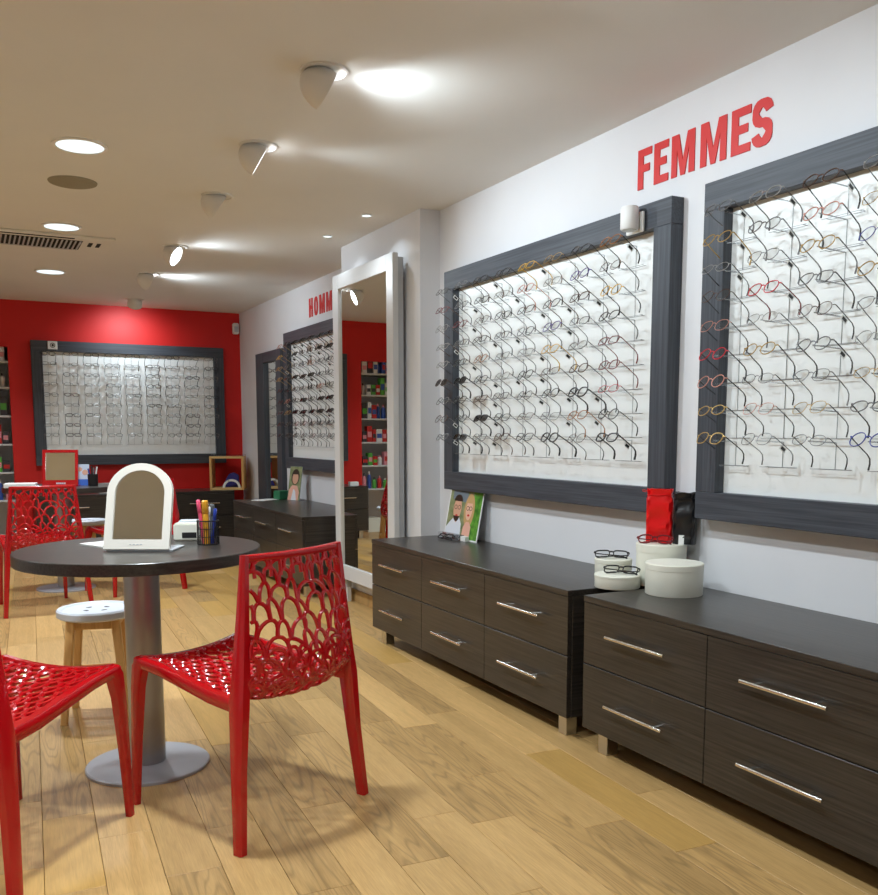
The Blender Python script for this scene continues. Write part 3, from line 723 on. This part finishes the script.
# ------------------------------------------------------------------ things on the near table
TZ = 0.7502
def arch_poly(wd, h, r0=None, N=20):
    r = wd / 2; P = [(-r, 0), (r, 0)]
    for i in range(N + 1):
        a = pi * i / N; P.append((r * cos(a), h - r * 0.92 + r * 0.92 * sin(a)))
    return P
def ring_faces(bm, outer, inner, y0, y1):
    n = len(outer)
    for A, B, yy in ((outer, inner, y0),):
        pass
    vo0 = [bm.verts.new((u, y0, v)) for u, v in outer]; vi0 = [bm.verts.new((u, y0, v)) for u, v in inner]
    vo1 = [bm.verts.new((u, y1, v)) for u, v in outer]; vi1 = [bm.verts.new((u, y1, v)) for u, v in inner]
    for i in range(n):
        j = (i + 1) % n
        bm.faces.new([vo0[i], vo0[j], vi0[j], vi0[i]]); bm.faces.new([vo1[i], vi1[i], vi1[j], vo1[j]])
        bm.faces.new([vo0[i], vo1[i], vo1[j], vo0[j]]); bm.faces.new([vi0[i], vi0[j], vi1[j], vi1[i]])
    fixn(bm)
mx, my = 0.458, 3.017
t = thing('arched_mirror', 'white arched tabletop mirror standing on the near round table', 'mirror', (mx, my, TZ), R(-28.4))
ln = R(-17)
outer = arch_poly(0.213, 0.286); inner = [(u * (0.163 / 0.213) , 0.032 + v * (0.230 / 0.286)) for u, v in outer]
bm = new(); ring_faces(bm, outer, inner, -0.009, 0.009); obj('frame', bm, 'warm_white', t, (0, 0, 0.006), (ln, 0, 0), smooth=40)
bm = new(); prism(bm, [(u * 1.01, v) for u, v in inner], -0.003, 0.003, lambda u, v, d: (u, d, v)); fixn(bm); obj('mirror_glass', bm, 'mirror_silver', t, (0, 0, 0.006), (ln, 0, 0))
bm = new(); prism(bm, [(u * 1.02, v) for u, v in inner], 0.004, 0.008, lambda u, v, d: (u, d, v)); fixn(bm); obj('back_panel', bm, 'white_plastic', t, (0, 0, 0.006), (ln, 0, 0))
bm = new(); box(bm, -0.095, 0.115, -0.004, 0.13, 0, 0.006, 0.001); obj('foot_plate', bm, 'grey_plastic', t)
bm = new()
for dx in (-0.022, -.011, .001, 0.012): box(bm, dx, dx + .007, -0.0102, -0.009, 0.014, 0.0165)
obj('maker_mark', bm, 'grey_plastic', t, (0, 0, 0.006), (ln, 0, 0))
# pen pot
t = thing('pen_pot', 'black wire pen pot on the near round table', 'pen pot', (0.708, 3.105, TZ))
bm = new(); lathe(bm, [(0.036, 0), (0.036, 0.003)], 24); fixn(bm); obj('base', bm, 'black_plastic', t)
for z in (0.028, 0.055, 0.082):
    bm = new(); tube(bm, [(0.036 * cos(2 * pi * i / 28), 0.036 * sin(2 * pi * i / 28), z) for i in range(28)], 0.0022 if z > .08 else .0013, 5, closed=True); obj('rim' if z > .08 else 'wire_hoop', bm, 'black_plastic', t)
bm = new()
for i in range(32): tube(bm, [(0.036 * cos(2 * pi * i / 32), 0.036 * sin(2 * pi * i / 32), .001), (0.036 * cos(2 * pi * i / 32), 0.036 * sin(2 * pi * i / 32), .082)], 0.0014, 4)
obj('wire_mesh', bm, 'black_plastic', t)
mat('pen_orange', (0.90, 0.42, 0.03), 0.4); mat('pen_pink', (0.85, 0.10, 0.20), 0.4); mat('pen_blue', (0.02, 0.05, 0.35), 0.35); mat('pen_grey', (0.12, 0.13, 0.14), 0.4); mat('pen_white', (0.8, 0.8, 0.8), 0.4); mat('kraft', (0.32, 0.20, 0.08), 0.7)
for nm, lb, m, (px, py), (tx, ty), r, h in (
        ('highlighter', 'orange highlighter standing in the wire pen pot', 'pen_orange', (-0.008, -0.012), (-0.012, -0.016), 0.0105, 0.148),
        ('marker_pen', 'grey capped marker standing in the wire pen pot', 'pen_grey', (0.014, 0.006), (0.018, 0.010), 0.0085, 0.132),
        ('pen', 'blue ballpoint leaning in the wire pen pot', 'pen_blue', (0.010, -0.012), (0.022, -0.022), 0.0055, 0.120),
        ('pen', 'white pen standing in the wire pen pot', 'pen_white', (0.001, 0.004), (0.006, 0.000), 0.005, 0.125),
        ('pen', 'slim black pen leaning out over the pot rim', 'black_plastic', (0.018, 0.0), (0.030, 0.004), 0.0045, 0.115),
        ('pink_clip', 'pink pen leaning out of the wire pen pot', 'pen_pink', (-0.016, -0.002), (-0.032, -0.004), 0.0065, 0.150)):
    o = thing(nm, lb, 'pen', (0.708, 3.105, TZ + 0.004))
    a, b = Vector((px, py, 0)), Vector((tx, ty, h))
    bm = new(); tube(bm, [a, a.lerp(b, .70)], r, 10); obj('barrel', bm, m, o, smooth=40)
    bm = new(); tube(bm, [a.lerp(b, .70), a.lerp(b, .72), a.lerp(b, .985), b], [r * .9, r * 1.12, r * 1.08, r * .8], 10); obj('cap', bm, m, o, smooth=40)
# card terminal
t = thing('card_terminal', 'cream card terminal with a dark display on the near table', 'card terminal', (0.70, 3.30, TZ), R(-20))
bm = new(); prism(bm, [(-.07, 0), (.07, 0), (.07, .032), (.03, .058), (-.07, .062)], -.06, .06, lambda u, v, d: (d, u, v)); fixn(bm); bmesh.ops.bevel(bm, geom=bm.edges[:], offset=.005, segments=2, affect='EDGES'); obj('body', bm, 'cream_lacquer', t, smooth=40)
bm = new(); box(bm, -0.03, 0.02, -0.0712, -0.069, 0.010, 0.030); obj('display', bm, 'black_plastic', t)
bm = new(); box(bm, -0.05, 0.05, -0.01, 0.05, 0.0595, 0.066, 0.002); obj('paper_cover', bm, 'pale_grey_plastic', t)
for i in range(3):
    bm = new(); box(bm, -.045 + i * .033, -.020 + i * .033, -0.068, -0.0500, 0.037, 0.044, .001); obj('key', bm, 'white_plastic', t)
bm = new()
for i in range(3): box(bm, -0.05, 0.05, -0.07, 0.07, i * .002, i * .002 + .0018)
tag(obj('paper_stack', bm, 'white_plastic', loc=(0.385, 3.24, TZ), rot=(0, 0, R(25))), 'white sheets lying behind the arched mirror', 'papers')

# ------------------------------------------------------------------ things on the far table
t = thing('square_mirror', 'red framed square tabletop mirror on the far round table', 'mirror', (0.555, 6.97, TZ), R(-14))
ln = R(-15)
sq = [(-.119, 0), (.119, 0), (.119, .262), (-.119, .262)]; si = [(-.098, .040), (.098, .040), (.098, .241), (-.098, .241)]
bm = new(); ring_faces(bm, sq, si, -0.010, 0.010); obj('frame', bm, 'red_plastic', t, (0, 0, .006), (ln, 0, 0))
bm = new(); box(bm, -.099, .099, -.003, .003, .039, .242); obj('mirror_glass', bm, 'mirror_silver', t, (0, 0, .006), (ln, 0, 0))
bm = new()
for i in range(5): box(bm, -.026 + i * .013, -.017 + i * .013, -.0112, -.010, .010, .022)
obj('maker_mark', bm, 'pale_grey_plastic', t, (0, 0, .006), (ln, 0, 0))
bm = new(); box(bm, -.119, .119, -.01, .11, 0, .006, .001); obj('foot_plate', bm, 'red_plastic', t)
mat('print_blue', (0.05, 0.16, 0.62), 0.4); mat('print_sky', (0.62, 0.74, 0.90), 0.4); mat('print_skin', (0.72, 0.42, 0.30), 0.5)
t = thing('leaflet_stand', 'blue and white leaflet standing beside the red square mirror', 'leaflet', (0.715, 7.06, TZ), R(-10))
bm = new(); box(bm, -.045, .045, -.002, .002, 0, .155); obj('card', bm, 'print_sky', t, rot=(R(-8), 0, 0))
bm = new(); box(bm, -.045, .045, -.0035, -.002, .0, .045); obj('blue_band', bm, 'print_blue', t, rot=(R(-8), 0, 0))
bm = new()
for (cx, cz, r) in ((-.018, .118, .016), (.016, .095, .020)): prism(bm, [(cx + r * cos(2 * pi * i / 14), cz + r * sin(2 * pi * i / 14)) for i in range(14)], -.003, -.002, lambda u, v, d: (u, d, v))
fixn(bm); obj('printed_figures', bm, 'print_skin', t, rot=(R(-8), 0, 0))
bm = new(); box(bm, -.045, .045, .002, .05, 0, .004); obj('foot', bm, 'acrylic', t)
t = thing('pen_cup', 'dark pen cup on the far round table', 'pen pot', (0.775, 6.98, TZ))
bm = new(); lathe(bm, [(.034, 0), (.036, .085), (.033, .085), (.031, .004), (.001, .004)], 24, cap=False); fixn(bm); obj('cup', bm, 'black_plastic', t, smooth=40)
for i, (m, a) in enumerate((('pen_blue', (-.03, .0)), ('pen_grey', (.01, .01)), ('pen_white', (.03, -.01)), ('black_plastic', (-.008, -.02)))):
    bm = new(); tube(bm, [(a[0] * .3, a[1] * .3, .006), (a[0], a[1], .125 + i * .006)], .0055, 8)
    tag(obj('pen', bm, m, loc=(0.775, 6.98, TZ), smooth=40), ('blue', 'grey', 'white', 'black')[i] + ' pen standing in the dark pen cup', 'pen')
bm = new(); box(bm, -.10, .10, -.075, .075, 0, .030, .003)
tag(obj('paper_tray', bm, 'white_plastic', loc=(0.30, 7.0, TZ), rot=(0, 0, R(-10))), 'white paper block left of the red square mirror on its table', 'papers')
bm = new(); box(bm, -.10, .10, -.07, .07, 0, .09, .002)
tag(obj('white_box', bm, 'white_plastic', loc=(1.16, 9.15, .5632)), 'plain white carton on the red wall dresser', 'box')

# ------------------------------------------------------------------ wooden cube and its contents
DZ = 0.5632
t = thing('wooden_cube', 'open light wood display cube on the red wall dresser', 'display cube', (2.10, 9.07, DZ), R(-20))
Wc, Hc, Dc, tk = 0.335, 0.336, 0.30, 0.022
for nm, b in (('side', (0, tk, 0, Dc, 0, Hc)), ('side', (Wc - tk, Wc, 0, Dc, 0, Hc)), ('bottom', (tk, Wc - tk, 0, Dc, 0, tk)), ('top', (tk, Wc - tk, 0, Dc, Hc - tk, Hc))):
    bm = new(); box(bm, *b, .001); obj(nm, bm, 'beech' if nm == 'side' else 'pine_x', t)
bm = new(); box(bm, 0.0, 0.33, 0.02, 0.28, 0, 0.016, .002)
tag(obj('acrylic_tray', bm, 'acrylic', loc=(2.105, 9.065, DZ + Hc), rot=(0, 0, R(-20))), 'clear acrylic tray lying on top of the wooden cube', 'tray')
mat('toy_blue', (0.03, 0.03, 0.22), 0.45)
bm = new()
for i in range(16):
    a0, a1 = pi * i / 16, pi * (i + 1) / 16
    P = [(r * cos(a), r * sin(a)) for r, a in ((.088, a0), (.088, a1), (.066, a1), (.066, a0))]
    prism(bm, P, -.02, .02, lambda u, v, d: (u, d, v * .95))
bmesh.ops.remove_doubles(bm, verts=bm.verts[:], dist=1e-5); fixn(bm)
tag(obj('white_arch', bm, 'white_plastic', loc=(2.314, 9.045, DZ + tk), rot=(0, 0, R(-20)), smooth=40), 'small white arch standing inside the wooden cube', 'ornament')
bm = new(); prism(bm, [(-.10, 0), (.07, 0), (.07, .12), (.02, .15), (-.03, .13)], -.03, .03, lambda u, v, d: (u, d, v)); fixn(bm)
bmesh.ops.bevel(bm, geom=bm.edges[:], offset=.006, segments=2, affect='EDGES')
tag(obj('glasses_case', bm, 'toy_blue', loc=(2.346, 9.155, DZ + tk), rot=(0, 0, R(-20)), smooth=40), 'dark blue eyewear case behind the white arch in the wooden cube', 'case')

# small devices on the walls
t = thing('motion_sensor', 'small white motion sensor high in the room corner', 'sensor', (2.49, 9.40, 2.145))
bm = new(); box(bm, -.03, .03, -.02, .04, 0, .11, .008, seg=2); obj('housing', bm, 'white_plastic', t, smooth=40)
bm = new(); box(bm, -.022, .022, -.024, -.019, .02, .075, .003); obj('window', bm, 'pale_grey_plastic', t)
t = thing('frame_sensor', 'small white square sensor on the top rail of the red wall display', 'sensor', (0.737, YF - .062, 1.915))
bm = new(); box(bm, -.042, .042, -.012, 0, 0, .075, .003); obj('plate', bm, 'white_plastic', t)
bm = new(); tube(bm, [(.020 * cos(2 * pi * i / 20), -.0125, .038 + .020 * sin(2 * pi * i / 20)) for i in range(20)], .003, 5, closed=True); obj('ring', bm, 'black_plastic', t)
bm = new(); lathe(bm, [(.011, 0), (.011, .003)], 16); fixn(bm); obj('lens', bm, 'black_plastic', t, (0, -.012, .038), (R(90), 0, 0))
t = thing('frame_lamp', 'stubby white lamp clipped to the top rail of the display over the photo card', 'lamp', (XW - .062, 2.835, 1.895))
bm = new(); box(bm, -.012, 0, -.045, .055, 0, .075, .003); obj('bracket', bm, 'white_plastic', t)
bm = new(); lathe(bm, [(.032, -.004), (.035, 0), (.035, .075), (.031, .082)], 28); fixn(bm); obj('lamp_body', bm, 'white_plastic', t, (-.046, -.010, .010), smooth=40)
bm = new(); lathe(bm, [(.028, -.006), (.028, -.004)], 24); fixn(bm); obj('lens', bm, 'lamp_off', t, (-.046, -.010, .010))

# ------------------------------------------------------------------ cream round boxes, glasses and pouches
def round_box(label, x, y, r, h):
    t = thing('round_box', label, 'box', (x, y, DZ), 0, 'cream round boxes')
    bm = new(); lathe(bm, [(r - .003, 0), (r - .0015, .002), (r - .0015, h * .8)], 56); fixn(bm); obj('body', bm, 'cream_lacquer', t, smooth=40)
    bm = new(); lathe(bm, [(r - .0013, h * .80), (r - .0004, h * .80 + .0005), (r, h - .003), (r - .003, h)], 56); fixn(bm); obj('lid', bm, 'cream_lacquer', t, smooth=40)
round_box('wide cream round box, empty topped, standing foremost on the dresser', 2.190, 2.425, 0.102, 0.112)
round_box('shallow cream round box with black eyeglasses on its lid', 2.100, 2.630, 0.085, 0.049)
round_box('small cream round box behind the shallow one, black eyeglasses on it', 2.200, 2.782, 0.073, 0.083)
TH = 0.157
round_box('tall cream round box carrying the red and black pouches', 2.286, 2.605, 0.094, TH)
folded_glasses('folded thick black eyeglasses lying on the shallow cream box', (2.105, 2.615, DZ + .0492), R(-50), 'rect', 'black')
folded_glasses('folded thick black eyeglasses lying on the small cream box at the back', (2.185, 2.775, DZ + .0832), R(-40), 'rect', 'black')
folded_glasses('folded dark red eyeglasses lying before the red pouch', (2.240, 2.590, DZ + TH + .0002), R(-48), 'panto', 'dark red')
def pouch(label, m, x, y, rz, wd, h, th, seed, loop):
    t = thing('drawstring_pouch', label, 'pouch', (x, y, DZ + TH), rz)
    rg = random.Random(seed); bm = new(); N, K = 28, 22
    ph = [rg.uniform(0, 6.28) for _ in range(8)]
    rings = []
    for k in range(K + 1):
        v = k / K; z = v * h
        pinch = 1 - 0.10 * math.exp(-((v - .90) / .05) ** 2)
        ring = []
        for i in range(N):
            a = 2 * pi * i / N; c, s = cos(a), sin(a)
            u = wd / 2 * math.copysign(abs(c) ** .35, c); q = th / 2 * math.copysign(abs(s) ** .5, s)
            wr = 0.0035 * sin(6 * u / wd * 3 + 14 * v + ph[0]) + 0.0028 * sin(22 * v - 30 * u / wd + ph[1]) + 0.002 * sin(40 * u / wd + 9 * v + ph[2])
            bulge = 1 + 0.25 * sin(pi * min(1, v * 1.1)) - .3 * max(0, v - .85)
            ring.append(bm.verts.new((u * pinch * (1 + .012 * sin(9 * v + ph[3])), q * bulge + wr * (1 if abs(s) > .3 else .3), z + (0.004 * sin(7 * a + ph[4]) if k == K else 0))))
        rings.append(ring)
    for a, b in zip(rings, rings[1:]):
        for i in range(N): bm.faces.new([a[i], a[(i + 1) % N], b[(i + 1) % N], b[i]])
    bm.faces.new(rings[0][::-1]); bm.faces.new(rings[-1]); fixn(bm)
    obj('bag', bm, m, t, smooth=60)
    bm = new()
    tube(bm, [(wd * .49 * math.copysign(abs(cos(2 * pi * i / 24)) ** .4, cos(2 * pi * i / 24)), th * .56 * sin(2 * pi * i / 24), h * .90) for i in range(24)], .0016, 5, closed=True)
    obj('drawstring', bm, m, t)
    if loop:
        bm = new(); tube(bm, [(-wd / 2 + .002, 0, h * .955), (-wd / 2 - .010, -.004, h * .985), (-wd / 2 - .018, -.004, h * .98), (-wd / 2 - .016, 0, h * .955), (-wd / 2 - .004, 0, h * .945)], .0013, 5); obj('cord_loop', bm, m, t)
pouch('shiny red drawstring pouch standing on the tall cream box', 'red_satin', 2.288, 2.622, R(-52), 0.098, 0.200, 0.034, 4, True)
pouch('black quilted drawstring pouch standing beside the red pouch', 'black_satin', 2.336, 2.538, R(-52), 0.082, 0.190, 0.050, 9, False)
bm = new(); box(bm, -.010, .010, -.0006, .0006, 0, .035)
tag(obj('pouch_label', bm, 'white_plastic', loc=(2.306, 2.522, DZ + TH + .0002), rot=(R(-6), 0, R(-52))), 'small white tag leaning on the black pouch', 'tag')

# ------------------------------------------------------------------ printed cards
mottled('print_leaves', (0.02, 0.12, 0.012), (0.16, 0.42, 0.05), 28, 0.35)
mottled('print_bokeh', (0.10, 0.16, 0.05), (0.36, 0.36, 0.20), 22, 0.35)
mat('print_hair', (0.035, 0.018, 0.010), 0.4); mat('print_blonde', (0.56, 0.34, 0.14), 0.4); mat('print_shirt', (0.72, 0.74, 0.80), 0.4); mat('print_face', (0.66, 0.36, 0.24), 0.4)
mat('print_face2', (0.78, 0.46, 0.33), 0.4); mat('print_slate', (0.16, 0.20, 0.24), 0.4); mat('print_pink', (0.78, 0.42, 0.32), 0.4)
def ell(cx, cz, rx, rz, n=20, a0=0, a1=360): return [(cx + rx * cos(R(a0 + (a1 - a0) * i / n)), cz + rz * sin(R(a0 + (a1 - a0) * i / n))) for i in range(n if a1 - a0 == 360 else n + 1)]
def printed(bm, shapes):
    for i, (mi, poly) in enumerate(shapes): quad(bm, [(u, -.0016 - i * .00004, v) for u, v in poly], mi)
cw, chh = 0.335, 0.285
t = thing('photo_card', 'white edged photo card of two people in eyeglasses leaning by the pillar', 'photo card', (2.292, 4.205, DZ), R(-90 + 3))
lean = R(-11)
bm = new(); box(bm, -cw / 2, cw / 2, -.0015, .0015, 0, chh, 0); obj('card', bm, 'white_plastic', t, (0, 0, 0), (lean, 0, 0))
b = .008; L0, L1 = -cw / 2 + b, cw / 2 - b
sh = [(0, [(L0, b), (L1, b), (L1, chh - b), (L0, chh - b)]), (1, [(.055, b), (L1, b), (L1, chh - b), (.075, chh - b), (.085, .16)]), (2, [(L0 + .03, chh - b), (L0 + .03, .215), (.02, .20), (.02, chh - b)]),
      (3, [(L0, b), (-.005, b), (-.012, .085), (-.04, .118), (-.09, .118), (-.128, .09), (L0, .06)]), (4, ell(-.07, .135, .022, .045)), (4, ell(-.070, .165, .040, .060)), (5, ell(-.070, .205, .043, .036, 20, 0, 180)), (5, ell(-.070, .125, .030, .030, 20, 180, 360)),
      (6, ell(.050, .160, .050, .092)), (7, [(.008, b), (.085, b), (.088, .075), (.065, .100), (.035, .100), (.012, .07)]), (8, ell(.048, .165, .032, .056)), (6, ell(.048, .200, .034, .034, 20, 0, 180)),
      (9, ell(.048, .135, .012, .006)), (9, ell(-.070, .128, .012, .005))]
for cx, cz in ((-.088, .172), (-.053, .172), (.034, .172), (.062, .172)): sh.append((5, ell(cx, cz, .015, .012)))
for cx, cz, f in ((-.088, .172, 4), (-.053, .172, 4), (.034, .172, 8), (.062, .172, 8)): sh.append((f, ell(cx, cz, .0115, .009)))
bm = new(); printed(bm, sh)
obj('printed_photo', bm, ['print_bokeh', 'print_leaves', 'print_slate', 'print_shirt', 'print_face', 'print_hair', 'print_blonde', 'print_pink', 'print_face2', 'red_vinyl'], t, rot=(lean, 0, 0))
bm = new(); box(bm, -cw / 2 - .01, .05, -.028, -.003, 0, .030, .001); obj('holder', bm, 'acrylic', t)
bm = new(); box(bm, .052, .10, -.028, -.004, 0, .026, .001); obj('holder_block', bm, 'white_plastic', t)
folded_glasses('folded dark eyeglasses resting at the foot of the photo card', (2.238, 4.26, DZ), R(-84), 'rect', 'black')

t = thing('portrait_card', 'tall narrow portrait card of a dark haired person on the HOMMES dresser', 'photo card', (2.40, 7.35, DZ), R(-62))
bm = new(); box(bm, -.07, .07, -.0015, .0015, 0, .29); obj('card', bm, 'print_slate', t, rot=(R(-10), 0, 0))
bm = new(); printed(bm, [(0, [(-.068, .002), (.068, .002), (.068, .288), (-.068, .288)]), (1, [(-.066, .002), (.05, .002), (.058, .07), (.03, .125), (-.03, .13), (-.06, .09)]), (2, ell(0, .20, .046, .068)), (3, ell(0, .19, .034, .052)), (2, ell(0, .222, .038, .034, 20, 0, 180)), (4, [(-.03, .002), (.03, .002), (.012, .08), (-.012, .10)])])
obj('printed_photo', bm, ['print_bokeh', 'print_pink', 'print_hair', 'print_face', 'print_shirt'], t, rot=(R(-10), 0, 0))
bm = new(); box(bm, -.06, .06, .003, .07, 0, .004); obj('easel_foot', bm, 'print_slate', t)
mat('box_green', (0.02, 0.16, 0.07), 0.5)
bm = new(); box(bm, -.06, .06, -.045, .045, 0, .075, .004); tag(obj('green_case', bm, 'box_green', loc=(2.36, 7.53, DZ), rot=(0, 0, R(20))), 'small green case on the HOMMES dresser', 'case')
bm = new()
for i in range(2): box(bm, -.10 + i * .01, .10 + i * .01, -.07, .07, i * .002, i * .002 + .0018)
tag(obj('paper_sheet', bm, 'white_plastic', loc=(2.20, 7.50, DZ), rot=(0, 0, R(30))), 'white sheets lying on the HOMMES dresser', 'papers')

# ------------------------------------------------------------------ product alcove seen in the tall mirror
t = thing('shelf_unit', 'white wall shelves of lens care products in the red wall alcove', 'shelf', (AX0, YF + .02, 0))
shelf_z = [0.50, 0.765, 1.03, 1.295, 1.56, 1.80]
for z in shelf_z:
    bm = new(); box(bm, 0.001, AX1 - AX0 - .001, 0, .395, z - .018, z, .001); obj('shelf', bm, 'white_lacquer', t)
pc = {'red': (0.55, 0.02, 0.02), 'white': (0.78, 0.78, 0.78), 'green': (0.10, 0.42, 0.06), 'blue': (0.04, 0.10, 0.40), 'pink': (0.75, 0.30, 0.35), 'dark': (0.05, 0.05, 0.06)}
for k, c in pc.items(): mat('pack_' + k, c, 0.4)
rg = random.Random(5)
for si, z in enumerate(shelf_z):
    x = AX1 - 0.03; j = 0
    while x > AX0 + .10:
        wd = rg.uniform(.04, .07); hh = rg.uniform(.10, .20); k = rg.choices(list(pc), (4, 5, 1.5, 2, 1.5, 3))[0]
        xc = x - wd / 2; x -= wd + .008; j += 1
        k2 = rg.choice([q for q in pc if q != k])
        bottle = rg.random() < .35
        t = thing('care_bottle' if bottle else 'lens_carton', f'{k} and {k2} {"bottle" if bottle else "carton"}, shelf {["one","two","three","four","five","six"][si]} up, {ORD[j-1]} from the dresser side', 'bottle' if bottle else 'box', (xc, YF + .085, z), 0, 'lens care products in the alcove')
        if bottle:
            r = wd / 2 * .8
            bm = new(); lathe(bm, [(r * .95, 0), (r, .004), (r, hh * .7), (r * .5, hh * .82)], 16); fixn(bm); obj('body', bm, 'pack_' + k, t, smooth=40)
            bm = new(); lathe(bm, [(r * .45, hh * .82), (r * .45, hh)], 12); fixn(bm); obj('cap', bm, 'pack_' + k2, t, smooth=40)
        else:
            bm = new(); box(bm, -wd / 2, wd / 2, -.04, .04, 0, hh, .001); obj('carton', bm, 'pack_' + k, t)
            bm = new(); box(bm, -wd / 2 + .004, wd / 2 - .004, -.0412, -.04, hh * .3, hh * .65); obj('label_panel', bm, 'pack_' + k2, t)
for i, (x, y, sx, sz) in enumerate(((0.19, 9.55, .16, .16), (-0.03, 9.56, .18, .12))):
    t = thing('floor_carton', ('square cream carton' if i == 0 else 'flat cream carton') + ' on the floor under the alcove shelves', 'box', (x, y, 0), R(5))
    bm = new(); box(bm, -sx / 2, sx / 2, -.09, .09, 0, sz, .002); obj('carton', bm, 'cream_lacquer', t)
    bm = new(); box(bm, -sx / 2 - .0005, sx / 2 + .0005, -.02, .02, sz - .03, sz + .0006); obj('tape', bm, 'kraft', t)
bm = new(); box(bm, -.05, .05, -.03, .03, 0, .045, .003)
tag(obj('white_sign', bm, 'white_plastic', loc=(0.63, 9.05, DZ), rot=(0, 0, 0)), 'small white block sign on the red wall dresser beside the alcove', 'sign')
